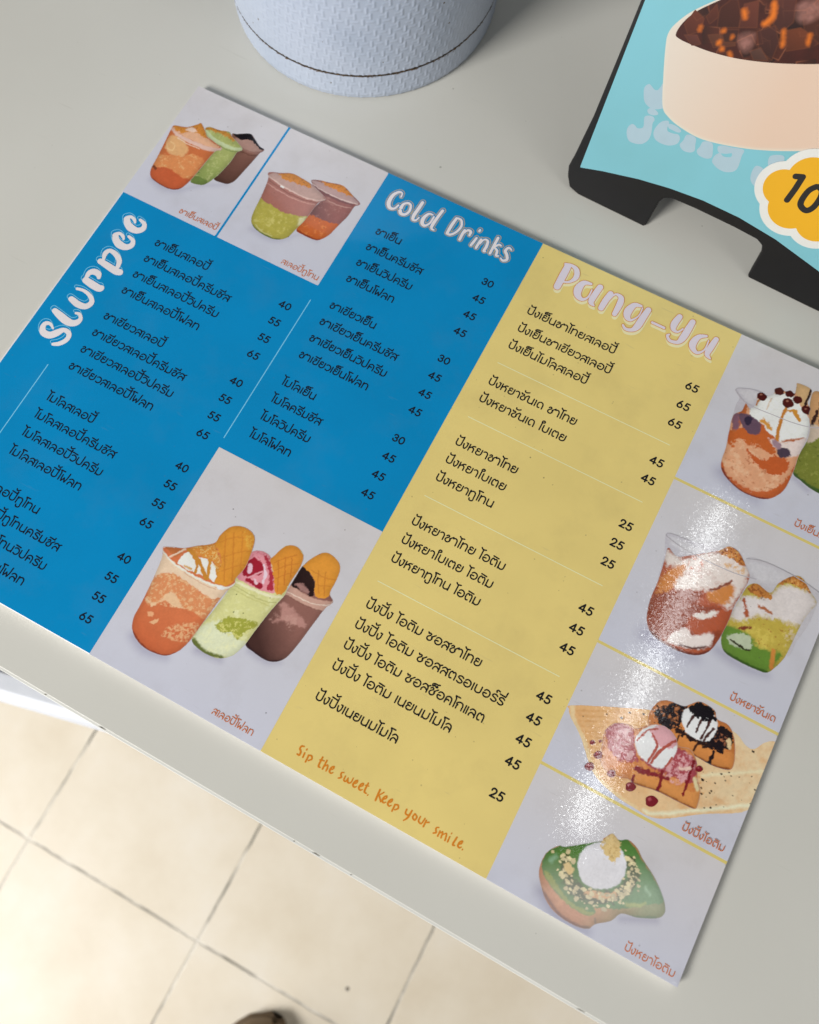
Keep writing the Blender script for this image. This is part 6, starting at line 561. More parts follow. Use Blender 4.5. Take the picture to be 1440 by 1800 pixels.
# ------------------------------------------------------------------ table
def table_material():
    m, nt, b = new_mat('off_white_table_laminate')
    tc = nd(nt, 'ShaderNodeTexCoord'); P = tc.outputs['Object']
    n1 = nd(nt, 'ShaderNodeTexNoise', i_Scale=5.0, i_Detail=5.0); nt.links.new(P, n1.inputs['Vector'])
    r1 = ramp(nt, [(0.3, (0.645, 0.632, 0.574)), (0.7, (0.695, 0.683, 0.627))]); nt.links.new(n1.outputs['Fac'], r1.inputs[0])
    base = r1.outputs[0]
    for scale, thr, amt in ((62.0, 0.045, 0.5), (150.0, 0.05, 0.35), (24.0, 0.022, 0.55)):
        v = nd(nt, 'ShaderNodeTexVoronoi', i_Scale=scale); nt.links.new(P, v.inputs['Vector'])
        sp = nd(nt, 'ShaderNodeSeparateColor'); nt.links.new(v.outputs['Color'], sp.inputs[0])
        ma = nd(nt, 'ShaderNodeMath', operation='MULTIPLY_ADD'); ma.inputs[1].default_value = thr * 2.6; ma.inputs[2].default_value = -thr * 1.6
        nt.links.new(sp.outputs[0], ma.inputs[0])
        lt = nd(nt, 'ShaderNodeMath', operation='LESS_THAN'); nt.links.new(v.outputs['Distance'], lt.inputs[0]); nt.links.new(ma.outputs[0], lt.inputs[1])
        k = nd(nt, 'ShaderNodeMath', operation='MULTIPLY'); k.inputs[1].default_value = amt; nt.links.new(lt.outputs[0], k.inputs[0])
        base = mixc(nt, k.outputs[0], base, (0.20, 0.19, 0.15))
    mp = nd(nt, 'ShaderNodeMapping'); mp.inputs['Scale'].default_value = (25, 300, 25); mp.inputs['Rotation'].default_value = (0, 0, 1.1); nt.links.new(P, mp.inputs['Vector'])
    sn = nd(nt, 'ShaderNodeTexNoise', i_Scale=1.0, i_Detail=2.0); nt.links.new(mp.outputs[0], sn.inputs['Vector'])
    sr = ramp(nt, [(0.72, (0, 0, 0)), (0.78, (0.12, 0.12, 0.12))]); nt.links.new(sn.outputs['Fac'], sr.inputs[0])
    base = mixc(nt, sr.outputs[0], base, (0.35, 0.34, 0.28))
    nt.links.new(base, b.inputs['Base Color'])
    n3 = nd(nt, 'ShaderNodeTexNoise', i_Scale=14.0, i_Detail=4.0); nt.links.new(P, n3.inputs['Vector'])
    mr = nd(nt, 'ShaderNodeMapRange'); mr.inputs['To Min'].default_value = 0.26; mr.inputs['To Max'].default_value = 0.40
    nt.links.new(n3.outputs['Fac'], mr.inputs['Value']); nt.links.new(mr.outputs[0], b.inputs['Roughness'])
    n4 = nd(nt, 'ShaderNodeTexNoise', i_Scale=320.0, i_Detail=3.0); nt.links.new(P, n4.inputs['Vector'])
    bp = nd(nt, 'ShaderNodeBump', i_Strength=0.4, i_Distance=0.00006); nt.links.new(n4.outputs['Fac'], bp.inputs['Height']); nt.links.new(bp.outputs[0], b.inputs['Normal'])
    return m
TZ = -0.0042
table = tag(empty('table', (0.3, 0.25, FZ)), 'off-white laminate table with a straight near edge, the laid menu and the pot on it', 'table')
M_table = table_material()
M_band = simple('white_edge_band', (0.80, 0.79, 0.74), 0.35)
M_tleg = simple('white_steel', (0.72, 0.72, 0.72), 0.4)
def under(o, root):          # keep world position when parented to a moved empty
    o.parent = root
    o.matrix_parent_inverse = Matrix.Translation(root.location).inverted()
    return o
E0 = (-0.86, -0.3135); E1 = (1.30, -0.3300)      # near edge of the top
def slab(name, pts, z0, z1, mat, bev):
    n = len(pts)
    V = [(x, y, z0) for x, y in pts] + [(x, y, z1) for x, y in pts]
    F = [tuple(range(n - 1, -1, -1)), tuple(range(n, 2 * n))] + [(i, (i + 1) % n, n + (i + 1) % n, n + i) for i in range(n)]
    o = mesh_obj(name, V, F, mat)
    m = o.modifiers.new('bevel', 'BEVEL'); m.width = bev; m.segments = 3; m.limit_method = 'ANGLE'
    return o
under(slab('table_top', [E0, E1, (1.30, 0.85), (-0.86, 0.85)], TZ - 0.024, TZ, M_table, 0.0003), table)
under(slab('edge_band', [(E0[0], E0[1] - 0.0012), (E1[0], E1[1] - 0.0012), (E1[0], E1[1] + 0.0006), (E0[0], E0[1] + 0.0006)], TZ - 0.0238, TZ - 0.00025, M_band, 0.0002), table)
for lx, ly in ((-0.80, -0.24), (1.24, -0.25), (-0.80, 0.79), (1.24, 0.79)):
    under(bevel_box('leg', lx - .02, ly - .02, FZ, lx + .02, ly + .02, TZ - 0.0242, M_tleg, None, 0.003), table)
# chips along the near edge where the dark core shows
rnd = random.Random(3)
M_chip = simple('dark_board_core', (0.22, 0.20, 0.16), 0.8)
for k in range(9):
    x = rnd.uniform(0.06, 0.42); L = rnd.choice([.0008, .0012, .002, .004]); t = (x - E0[0]) / (E1[0] - E0[0])
    y = E0[1] + t * (E1[1] - E0[1]) - 0.0004; w = rnd.uniform(.00012, .00025); sl = (E1[1] - E0[1]) / (E1[0] - E0[0]); z = TZ + 0.00004
    under(mesh_obj('edge_chip', [(x, y - w, z), (x + L, y + sl * L - w * .6, z), (x + L, y + sl * L + w * .5, z), (x + L * .4, y + w, z)], [(0, 1, 2, 3)], M_chip), table)

# ------------------------------------------------------------------ menu board
menu = tag(empty('menu_board', (0, 0, TZ)), 'large laminated menu of drinks and toasts with blue and yellow panels lying on the table', 'menu')
def mp_(o):
    if o is not None:
        o.parent = menu; o.matrix_parent_inverse = Matrix.Translation(menu.location).inverted()
    return o
def under_photo(o, ph):
    if o is not None: o.parent = ph
    return o
W_, H_ = 420.45, 296.0
b_ = bevel_box('board', 0.0, -H_ * MM, -0.00415, W_ * MM, 0.0, -0.00004, M_board, None, 0.0005); mp_(b_)
STEP = 0.03
mp_(rect('blue_panel', 0.9, -295.6, 216.5, -0.3, 0.0, M_blue, None))
mp_(rect('yellow_panel', 216.5, -295.9, 330.4, -0.3, 0.0, M_yellow, None))

# photo panels: printed backgrounds with the soft tone of the studio sweep
PHOTO_BOX = {'A': (0.3, -78.9, 59.2, -0.3), 'B': (60.5, -78.9, 122.7, -0.3), 'C': (124.0, -295.9, 216.5, -180.3),
             'R1': (330.4, -87.9, 420.3, -0.3), 'R2': (330.4, -178.6, 420.3, -89.3), 'R3': (330.4, -240.1, 420.3, -180.0), 'R4': (330.4, -295.9, 420.3, -241.5)}
PHOTO_LABEL = {'A': 'printed photo of three slush cups in orange, green and brown', 'B': 'printed photo of two layered two-tone cups',
               'C': 'printed photo of three float cups with wafers', 'R1': 'printed photo of a sundae cup with berries and wafers',
               'R2': 'printed photo of two custard sundae cups', 'R3': 'printed photo of grilled toasts with ice cream on a wooden board',
               'R4': 'printed photo of green custard toast with ice cream'}
photos = {}
for key, (x0, y0, x1, y1) in PHOTO_BOX.items():
    shades = [s for s in SHADES if s[0] == key]
    def bg(x, y, shades=shades, x0=x0, y0=y0, x1=x1, y1=y1, key=key):
        t = (y - y0) / (y1 - y0)
        c = ink((186, 187, 199)) * (1 - t)[:, None] + ink((193, 189, 190)) * t[:, None]
        c = c * (0.975 + 0.05 * vnoise(x, y, 16.0, 7))[:, None]
        for s in shades:
            sd = sd_stroke(x, y, spline(s[1], False, 3))
            r = s[1][0][2]
            a = np.clip(1 - (sd + r) / (r * 1.9), 0, 1) ** 1.5 * s[2]
            c = c * (1 - a[:, None]) + ink((112, 106, 138)) * a[:, None]
        return c
    mx = (x0 + x1) / 2; my = (y0 + y1) / 2
    f = lambda X, Y, mx=mx, my=my, hx=(x1 - x0) / 2, hy=(y1 - y0) / 2: np.maximum(np.abs(X - mx) - hx, np.abs(Y - my) - hy)
    o = sheet('photo_print', f, (x0 - .6, y0 - .6, x1 + .6, y1 + .6), 0.8, M_print, None, STEP, bg)
    o['label'] = PHOTO_LABEL[key]
    mp_(o); photos[key] = o

zc = {k: 2 * STEP for k in photos}
for n, (key, name, out, base, layers) in enumerate(PRINTS):
    sp = spline(out, True, 5)
    x0, y0, x1, y1 = PHOTO_BOX[key]
    rag = 0.25 if 'drop' not in name else 0.0
    def f(X, Y, sp=sp, x0=x0, y0=y0, x1=x1, y1=y1, n=n, rag=rag):
        d = sd_poly(X, Y, sp) + rag * (vnoise(X, Y, 0.9, n) - 0.5)
        return np.maximum(d, np.maximum(np.maximum(x0 - X, X - x1), np.maximum(y0 - Y, Y - y1)))
    bx = bbox(sp, 0.8)
    bx = (max(bx[0], x0 - .6), max(bx[1], y0 - .6), min(bx[2], x1 + .6), min(bx[3], y1 + .6))
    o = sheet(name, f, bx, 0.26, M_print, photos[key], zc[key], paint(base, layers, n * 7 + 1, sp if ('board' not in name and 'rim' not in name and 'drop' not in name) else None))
    zc[key] += STEP
for key, st, c in RIMS:
    x0, y0, x1, y1 = PHOTO_BOX[key]
    s = [tuple(p) for p in spline(st, False, 4)]
    f0 = strokes_field([s])
    f = lambda X, Y, f0=f0, b=(x0, y0, x1, y1): np.maximum(f0(X, Y), np.maximum(np.maximum(b[0] - X, X - b[2]), np.maximum(b[1] - Y, Y - b[3])))
    sheet('printed_rim', f, bbox(s, 1.0), 0.2, M_print, photos[key], zc[key], lambda x, y, c=c: np.tile(ink(c), (len(x), 1)))
    zc[key] += STEP

# thin lines
TOP = 1.0
mp_(rect('divider_line', 59.2, -78.9, 60.5, -0.3, 0.0301, M_blue, None))
for y in (-88.6, -179.3, -240.8):
    mp_(rect('divider_line', 330.4, y - 0.7, 420.3, y + 0.7, 0.0301, M_yline, None))
for y in (-74.0, -107.6, -154.5, -202.6):
    mp_(rect('divider_line', 225.9, y - 0.2, 321.6, y + 0.2, STEP, M_line, None))
mp_(rect('divider_line', 123.25, -175.1, 123.75, -87.9, STEP, M_lblue, None))
mp_(rect('divider_line', 23.0, -262.0, 23.5, -183.0, STEP, M_lblue, None))

# price list
TEA = ['', 'ครีมชีส', 'วิปครีม', 'โฟลท']
SLY = [-98.9, -109.6, -120.3, -131.0, -148.0, -158.7, -169.4, -180.1, -199.7, -210.4, -221.2, -232.2, -251.8, -262.6, -273.4, -284.3]
SL = [a + b for a in ('ชาเย็นสเลอปี้', 'ชาเขียวสเลอปี้', 'ไมโลสเลอปี้', 'สเลอปี้ทูโทน') for b in TEA]
CDY = [-37.3, -48.0, -58.7, -69.6, -87.4, -98.0, -108.7, -119.4, -136.6, -147.2, -157.9, -168.7]
CD = [a + b for a in ('ชาเย็น', 'ชาเขียวเย็น', 'ไมโลเย็น') for b in TEA]
CD[9:] = ['ไมโล' + b for b in TEA[1:]]
PYY = [-41.9, -53.2, -64.1, -87.0, -97.5, -123.9, -134.5, -145.0, -170.4, -180.9, -191.3, -216.4, -227.2, -238.0, -248.9, -264.5]
PY = ['ปังเย็นชาไทยสเลอปี้', 'ปังเย็นชาเขียวสเลอปี้', 'ปังเย็นไมโลสเลอปี้', 'ปังหยาซันเด ชาไทย', 'ปังหยาซันเด ใบเตย', 'ปังหยาชาไทย', 'ปังหยาใบเตย', 'ปังหยาทูโทน',
      'ปังหยาชาไทย ไอติม', 'ปังหยาใบเตย ไอติม', 'ปังหยาทูโทน ไอติม', 'ปังปิ้ง ไอติม ซอสชาไทย', 'ปังปิ้ง ไอติม ซอสสตรอเบอร์รี่', 'ปังปิ้ง ไอติม ซอสช็อคโกแลต', 'ปังปิ้ง ไอติม เนยนมไมโล', 'ปังปิ้งเนยนมไมโล']
PYW = {0: 50.0, 3: 48.8, 4: 47.8, 11: 60.4, 12: 77.4, 13: 72.7, 14: 61.6, 15: 42.4}
TXS = 1.30
HB, RB = 3.75, 0.325
HY, RY = 3.85, 0.345
ZT = 2 * STEP
for t, y in zip(SL, SLY):
    mp_(write('item_text', t, 33.2, y, HB, RB, M_navy, None, ZT, xs=1.34))
for t, y in zip(CD, CDY):
    mp_(write('item_text', t, 134.0, y, HB, RB, M_navy, None, ZT, xs=1.265))
for k, (t, y) in enumerate(zip(PY, PYY)):
    mp_(write('item_text', t, 226.6, y, HY, RY, M_black, None, ZT, width=PYW.get(k), xs=TXS))
for k, y in enumerate(SLY):
    mp_(write('price_text', ('40', '55', '55', '65')[k % 4], 110.1, y - 0.2, 4.15, 0.36, M_navy, None, ZT, xs=.98))
for k, y in enumerate(CDY):
    mp_(write('price_text', ('30', '45', '45', '45')[k % 4], 197.9, y - 0.2, 4.15, 0.36, M_navy, None, ZT, xs=.98))
for k, y in enumerate(PYY):
    p = '65' if k < 3 else '45' if k < 5 else '25' if k < 8 else '45' if k < 15 else '25'
    mp_(write('price_text', p, 316.0, y - 0.2, 4.35, 0.41, M_black, None, ZT, xs=.98))
for t, x, y, w, key in (('ชาเย็นสเลอปี้', 34.2, -75.9, 23.6, 'A'), ('สเลอปี้ทูโทน', 98.6, -76.7, 22.2, 'B'), ('สเลอปี้โฟลท', 188.2, -292.3, 21.4, 'C'),
                        ('ปังเย็นสเลอปี้', 391.0, -84.1, 25.6, 'R1'), ('ปังหยาซันเด', 394.6, -175.5, 22.0, 'R2'), ('ปังปิ้งไอติม', 397.2, -237.6, 19.8, 'R3'), ('ปังหยาไอติม', 394.6, -293.4, 22.8, 'R4')):
    write('caption_text', t, x, y, 2.85, 0.20, M_caption, photos[key], zc[key] + STEP, width=w, h=0.11)

# headings: lettering, thin outline and offset echo, as printed
def heading(name, strokes, sm=4):
    s = [[tuple(p) for p in spline(q, False, sm)] for q in strokes]
    allp = [p for q in s for p in q]
    R = max(p[2] for p in allp) + 1.8
    return s, bbox(allp, R)
root = None
s, bx = heading('Slurpee', HEADINGS['slurpee'])
o = sheet('heading_text', strokes_field(s), bx, 0.16, M_paper, None, 3 * STEP); mp_(o)
f0 = strokes_field(s, 0.05, -1.25, 0.95)
e = sheet('heading_outline', lambda X, Y: np.abs(f0(X, Y)) - 0.17, bx, 0.13, M_lblue, o, 2 * STEP)
s, bx = heading('Cold', HEADINGS['cold'])
o = sheet('heading_text', strokes_field(s), bx, 0.14, M_paper, None, 3 * STEP); mp_(o)
f1 = strokes_field(s, 0.62, 0.05, 0.25)
sheet('heading_outline', lambda X, Y: np.abs(f1(X, Y)) - 0.20, bx, 0.13, M_tan, o, 2 * STEP)
s, bx = heading('Pang', HEADINGS['pangya'])
o = sheet('heading_text', strokes_field(s), bx, 0.16, M_pale, None, 4 * STEP); mp_(o)
sheet('heading_shadow', strokes_field(s, 0.15, 0.75, -1.55), bx, 0.2, M_cream, o, 2 * STEP)
f2 = strokes_field(s, 0.10)
sheet('heading_outline', lambda X, Y: np.abs(f2(X, Y)) - 0.15, bx, 0.12, M_orange, o, 5 * STEP)
s, bx = heading('Sip', HEADINGS['slogan'])
mp_(sheet('slogan_text', strokes_field(s), bx, 0.12, M_orange, None, 2 * STEP))

# ------------------------------------------------------------------ flower pot with woven relief
def make_pot():
    cx, cy = 49.5, 107.0
    root = tag(empty('plant_pot', (cx * MM, cy * MM, TZ)), 'pale blue-grey round pot with a woven pattern and a dark dirty groove near its base', 'pot')
    m, nt, b = new_mat('pale_blue_plastic')
    tc = nd(nt, 'ShaderNodeTexCoord'); P = tc.outputs['Object']
    n1 = nd(nt, 'ShaderNodeTexNoise', i_Scale=30.0, i_Detail=5.0); nt.links.new(P, n1.inputs['Vector'])
    r1 = ramp(nt, [(0.3, (0.43, 0.49, 0.60)), (0.7, (0.50, 0.555, 0.665))]); nt.links.new(n1.outputs['Fac'], r1.inputs[0])
    v = nd(nt, 'ShaderNodeTexVoronoi', i_Scale=75.0); nt.links.new(P, v.inputs['Vector'])
    lt = nd(nt, 'ShaderNodeMath', operation='LESS_THAN'); lt.inputs[1].default_value = 0.045; nt.links.new(v.outputs['Distance'], lt.inputs[0])
    nt.links.new(mixc(nt, lt.outputs[0], r1.outputs[0], (0.16, 0.14, 0.12)), b.inputs['Base Color'])
    b.inputs['Roughness'].default_value = 0.42
    R0 = 77.3
    def relief(arc_, z):
        """twill weave: short upright bars and short level bars in staggered rows"""
        px, pz = 7.6, 7.6
        h = np.zeros(np.broadcast(arc_, z).shape)
        for k in range(2):
            for (dx, dz, hw, hh) in ((0.0, 0.0, 0.45, 1.9), (px * .25, pz * .25 * 0 + pz * .5, 1.7, 0.5)):
                row = np.floor((z - dz - k * pz / 2) / pz)
                zz = (z - dz - k * pz / 2) - (row + .5) * pz
                aa = arc_ - dx - k * px / 2 - row * px * 0.25
                xx = aa - (np.floor(aa / px) + .5) * px
                d = np.maximum(np.abs(xx) - hw, np.abs(zz) - hh)
                h = np.maximum(h, np.clip(0.5 - d / 0.9, 0, 1) * (1.0 if hw < hh else 0.55))
        return h
    def shell(name, prof, mat, rel):
        """prof: list of (z, r)"""
        circ = 2 * math.pi * R0
        na = 1080; th = np.linspace(0, 2 * math.pi, na, endpoint=False)
        zs = np.concatenate([np.linspace(prof[i][0], prof[i + 1][0], max(2, int(abs(prof[i + 1][0] - prof[i][0]) / 0.5)), endpoint=False) for i in range(len(prof) - 1)] + [[prof[-1][0]]])
        rs = np.concatenate([np.linspace(prof[i][1], prof[i + 1][1], max(2, int(abs(prof[i + 1][0] - prof[i][0]) / 0.5)), endpoint=False) for i in range(len(prof) - 1)] + [[prof[-1][1]]])
        A, Z = np.meshgrid(th * circ / (2 * math.pi), zs, indexing='ij')
        px = circ / 64
        RR = np.tile(rs, (na, 1)) + (rel * relief(A * 7.6 / px, Z) if rel else 0)
        V = np.stack([RR * np.cos(th)[:, None], RR * np.sin(th)[:, None], Z], 2).reshape(-1, 3) * MM
        nz = len(zs)
        i = np.arange(na)[:, None]; j = np.arange(nz - 1)[None, :]
        F = np.stack([i * nz + j + 0 * i, ((i + 1) % na) * nz + j, ((i + 1) % na) * nz + j + 1, i * nz + j + 1], 2).reshape(-1, 4).tolist()
        return mesh_obj(name, V, F, mat, root, True)
    shell('pot_base', [(0.0, 75.2), (1.2, 76.6), (4.0, 77.2), (17.4, 77.4)], m, 0.32)
    shell('pot_body', [(18.6, 77.6), (40, 79.5), (125, 88.0), (128, 89.0), (131, 88.5), (131.5, 86.5), (120, 84.0), (30, 74.0)], m, 0.32)
    md = simple('dark_groove_dirt', (0.045, 0.032, 0.022), 0.9)
    shell('pot_groove', [(17.2, 77.55), (18.0, 77.75), (18.8, 77.7)], md, 0.0)
    # rusty dirt caught along the groove
    rr = random.Random(8); V = []; F = []
    for k in range(240):
        a = rr.uniform(-2.9, 0.1); z = 18.0 + rr.gauss(0, .45); s = rr.uniform(.15, .55); r = 78.0
        n = len(V)
        for q in range(6):
            t = q * math.pi / 3
            V.append(((r) * math.cos(a + s * 1.6 * math.cos(t) / r) * MM, (r) * math.sin(a + s * 1.6 * math.cos(t) / r) * MM, (z + s * .6 * math.sin(t)) * MM))
        F.append(tuple(range(n, n + 6)))
    mesh_obj('groove_dirt', V, F, simple('rusty_dirt', (0.13, 0.075, 0.035), 0.9, var=.3), root)
    n = 64
    V = [(77 * math.cos(2 * math.pi * k / n) * MM, 77 * math.sin(2 * math.pi * k / n) * MM, 0.095) for k in range(n)]
    mesh_obj('soil', V, [tuple(range(n))], simple('dark_soil', (0.05, 0.035, 0.025), 0.95, bump=.003, bscale=200), root)
make_pot()

# ------------------------------------------------------------------ table sign with the jelly poster
def make_sign():
    O = np.array([216.95, 39.6, -3.0]); u = np.array([1, -.039, 0]); u /= np.linalg.norm(u)
    a = math.radians(20); bk = np.array([.039, 1, 0]); bk /= np.linalg.norm(bk)
    v = bk * math.sin(a) + np.array([0, 0, 1]) * math.cos(a); n = np.cross(u, v)
    root = tag(empty('sign_stand', (O[0] * MM, O[1] * MM, TZ)), 'black table sign on two feet with a light blue jelly poster, right of the pot', 'table sign')
    def up(o):
        if o is not None:
            o.parent = root; o.matrix_parent_inverse = Matrix.Translation(root.location).inverted()
        return o
    M_blk = simple('black_acrylic', (0.010, 0.0095, 0.010), 0.42, 0.3, var=.15)
    left = [(-3.6, 215), (-3.6, 99.3), (-4.0, 78.5), (-5.0, 41.9), (-7.0, 18.5), (-8.0, 11.5), (-6.6, 6.2), (-3.4, 0.6), (2.5, -1.2), (7.2, -1.25), (42.4, -1.25), (43.4, 0.0), (44.2, 15.2), (45.6, 18.4), (49.5, 20.2), (62.7, 20.8)]
    out = left + [(147 - x, y) for x, y in left[::-1]]
    N = len(out); T = 6.5
    fr = [O + u * x + v * y for x, y in out]; bkv = [O + u * x + v * y - n * T + np.array([0, 0, 0]) for x, y in out]
    for p in bkv: p[2] = max(p[2], -4.18)
    for p in fr: p[2] = max(p[2], -4.18)
    F = [tuple(range(N)), tuple(range(2 * N - 1, N - 1, -1))] + [(i, N + i, N + (i + 1) % N, (i + 1) % N) for i in range(N)]
    o = up(mesh_obj('stand_plate', np.array(fr + bkv) * MM, F, M_blk))
    mo = o.modifiers.new('bevel', 'BEVEL'); mo.width = 0.0007; mo.segments = 2; mo.limit_method = 'ANGLE'; mo.angle_limit = math.radians(40)
    # rear strut that keeps it upright
    A = [O + u * x + v * 150 - n * 7.0 for x in (50, 97)] ; B = [np.array([q[0], q[1], -4.18]) for q in (O + u * 50 + bk * 120, O + u * 97 + bk * 120)]
    V = np.array(A + B[::-1] + [p + n * -3.0 for p in A] + [p + bk * 3.0 for p in B[::-1]]) * MM
    up(mesh_obj('rear_strut', V, [(0, 1, 2, 3), (7, 6, 5, 4), (0, 4, 5, 1), (1, 5, 6, 2), (2, 6, 7, 3), (3, 7, 4, 0)], M_blk))
    fr_ = (O, u, v, n)
    def pmat(name, rough=0.45):
        m, nt, b = new_mat(name)
        at = nd(nt, 'ShaderNodeAttribute', attribute_name='ink')
        nt.links.new(at.outputs['Color'], b.inputs['Base Color'])
        b.inputs['Roughness'].default_value = rough; b.inputs['Specular IOR Level'].default_value = 0.35
        return m
    M_p = pmat('poster_ink')
    K = 0.69
    def pink(c): return np.clip(ink(c) * K, .004, .95)
    bot = POSTER['poster_bot'] + [(147 - x, y) for x, y in POSTER['poster_bot'][1:4][::-1]][:0]
    xs = np.array([-1.7, 10.3, 29.6, 46.1, 63.8, 84.1, 105.4, 132.2, 148.8]); ys = np.array([13.9, 17.5, 22.2, 25.0, 26.8, 26.9, 24.8, 19.5, 13.9])
    def fpost(X, Y):
        yb = np.interp(X, xs, ys)
        return np.maximum(np.maximum(np.abs(X - 73.5) - 75.3, Y - 211), yb - Y)
    def cyan(x, y):
        w = vnoise(x, y, 30, 3)
        c = pink((128, 192, 206)) * (1 - w)[:, None] + pink((122, 182, 192)) * w[:, None]
        return c
    poster = up(sheet('poster', fpost, (-4, 10, 152, 213), 0.8, M_p, None, 0.25, cyan, fr_))
    def child(name, field, box, h, z, colour):
        return sheet(name, lambda X, Y: np.maximum(field(X, Y), fpost(X, Y)), box, h, M_p, poster, z, colour, fr_)
    flat = lambda c: (lambda x, y: np.tile(pink(c), (len(x), 1)) * (0.97 + .06 * vnoise(x, y, 5, 2))[:, None])
    for k, l in enumerate(POSTER['letters']):
        sp = spline(l, True, 5)
        child('poster_lettering', lambda X, Y, sp=sp: sd_poly(X, Y, sp), bbox(sp, 1), 0.3, 0.27 + 0.002 * k, flat((166, 190, 202)))
    sp = spline(POSTER['bowl'], True, 6)
    def bowlc(x, y):
        x0 = sp[:, 0].min(); w = sp[:, 0].max() - x0
        t = np.clip((x - x0) / (w * .55), 0, 1)[:, None]
        c = pink((230, 205, 192)) * (1 - t) + pink((220, 190, 170)) * t
        e = np.clip(1 + sd_poly(x, y, sp) / 1.6, 0, 1)[:, None] * .6
        return c * (1 - e) + pink((236, 214, 200)) * e
    bowl = child('printed_bowl', lambda X, Y: sd_poly(X, Y, sp), bbox(sp, 1), 0.4, 0.31, bowlc)
    si = spline(POSTER['inside'], True, 6)
    gems = [np.array(g, float) for g in POSTER['gem']]
    tones = [(96, 48, 34), (88, 44, 32), (70, 36, 28), (100, 52, 40), (82, 46, 40), (96, 56, 40), (70, 40, 36), (104, 54, 34), (92, 52, 44), (86, 58, 50), (78, 42, 32), (58, 32, 28), (90, 48, 36), (84, 40, 30)]
    rj = random.Random(21); cubes = []
    x0, y0 = si.min(0); x1, y1 = si.max(0)
    for q in range(60):
        cx, cy = rj.uniform(x0 - 2, x1 + 2), rj.uniform(y0, y1 + 3); w = rj.uniform(4.0, 7.0); a0 = rj.uniform(0, math.pi / 2)
        P4 = [(cx + w * math.cos(a0 + k2 * math.pi / 2 + rj.uniform(-.25, .25)), cy + .85 * w * math.sin(a0 + k2 * math.pi / 2 + rj.uniform(-.25, .25))) for k2 in range(4)]
        cubes.append((np.array(P4), rj.uniform(.35, 1.15), rj.uniform(0, 2 * math.pi)))
    def jelly(x, y):
        c = np.tile(pink((66, 32, 26)), (len(x), 1)) * (0.7 + .6 * vnoise(x, y, 4, 5))[:, None]
        for P4, br, an in cubes:
            near = (np.abs(x - P4[:, 0].mean()) < 11) & (np.abs(y - P4[:, 1].mean()) < 11)
            if not near.any(): continue
            xx = x[near]; yy = y[near]; sd = sd_poly(xx, yy, P4)
            gr = ((xx - P4[:, 0].mean()) * math.cos(an) + (yy - P4[:, 1].mean()) * math.sin(an)) / 5.0
            a = np.clip(.5 - sd / .4, 0, 1)[:, None]
            cc = pink((84, 42, 32)) * (br * np.clip(.85 + .5 * gr, .3, 1.6))[:, None]
            ed = (np.clip(1 - np.abs(sd + .35) / .3, 0, 1) * np.clip(gr + .3, 0, 1))[:, None] * .75
            cc = cc * (1 - ed) + pink((150, 92, 66)) * ed
            c[near] = c[near] * (1 - a) + cc * a
        for g, t in zip(gems, tones):
            sd = sd_poly(x, y, g)
            gx = (y - g[:, 1].min()) / (np.ptp(g[:, 1]) + 1e-6)
            a = np.clip(.5 - sd / .5, 0, 1)[:, None] * .8
            c = c * (1 - a) + pink(t) * (0.65 + .6 * np.clip(gx, 0, 1))[:, None] * a
            a = (np.clip(1 - np.abs(sd) / .35, 0, 1) * .5)[:, None]
            c = c * (1 - a) + pink((112, 62, 40)) * a
        for s in POSTER['clear']:
            a = np.clip(.5 - sd_poly(x, y, spline(s, True, 3)) / 2.5, 0, 1)[:, None] * .5 * (0.4 + 1.0 * vnoise(x, y, 2.0, 8))[:, None]
            c = c * (1 - a) + pink((178, 126, 116)) * a
        for s in POSTER['glow']:
            sd = sd_stroke(x, y, spline(s, False, 4)) + 1.2 * (vnoise(x, y, 1.5, 9) - .5)
            a = np.clip(.5 - sd / 2.0, 0, 1)[:, None]
            c = c * (1 - a) + pink((214, 112, 34)) * a
        return np.clip(c, .003, .9)
    def inside(X, Y):
        d = sd_poly(X, Y, si)
        for g in gems: d = np.minimum(d, sd_poly(X, Y, g))
        return d
    child('printed_jelly', inside, bbox(list(si) + [p for g in gems for p in g], 1), 0.3, 0.34, jelly)
    # price badge stuck on the poster
    cl = POSTER['cloud']
    def cloud(grow, dx=0, dy=0):
        def f(X, Y):
            d = np.full(X.shape, 99.0)
            for x, y, r in cl: d = np.minimum(d, np.hypot(X - x - dx, Y - y - dy) - r - grow)
            return d
        return f
    bxc = bbox([(x + s * r, y + s * r) for x, y, r in cl for s in (-1, 1)], 5)
    M_badge_w = simple('badge_white_rim', ink((228, 222, 212)) * 0.74, 0.45)
    M_badge = simple('badge_orange', ink((236, 162, 36)) * 0.78, 0.4, var=.03)
    M_bk = simple('badge_black', (0.012, 0.011, 0.011), 0.45)
    def clip(f): return lambda X, Y: np.maximum(f(X, Y), np.abs(X - 73.5) - 74.5)
    bw = sheet('price_badge', clip(cloud(3.9)), bxc, 0.35, M_badge_w, None, 0.9, None, fr_)
    so = bw.modifiers.new('thick', 'SOLIDIFY'); so.thickness = 0.0005; so.offset = -1
    up(bw)
    sheet('badge_face', clip(cloud(0)), bxc, 0.35, M_badge, bw, 0.93, None, fr_)
    st = [[tuple(p) for p in spline(q, False, 4)] if len(q) > 5 else [tuple(p) for p in q] for q in POSTER['ten']]
    sheet('badge_digits', clip(strokes_field(st)), bbox([p for s in st for p in s], 4), 0.25, M_bk, bw, 0.96, None, fr_)
make_sign()

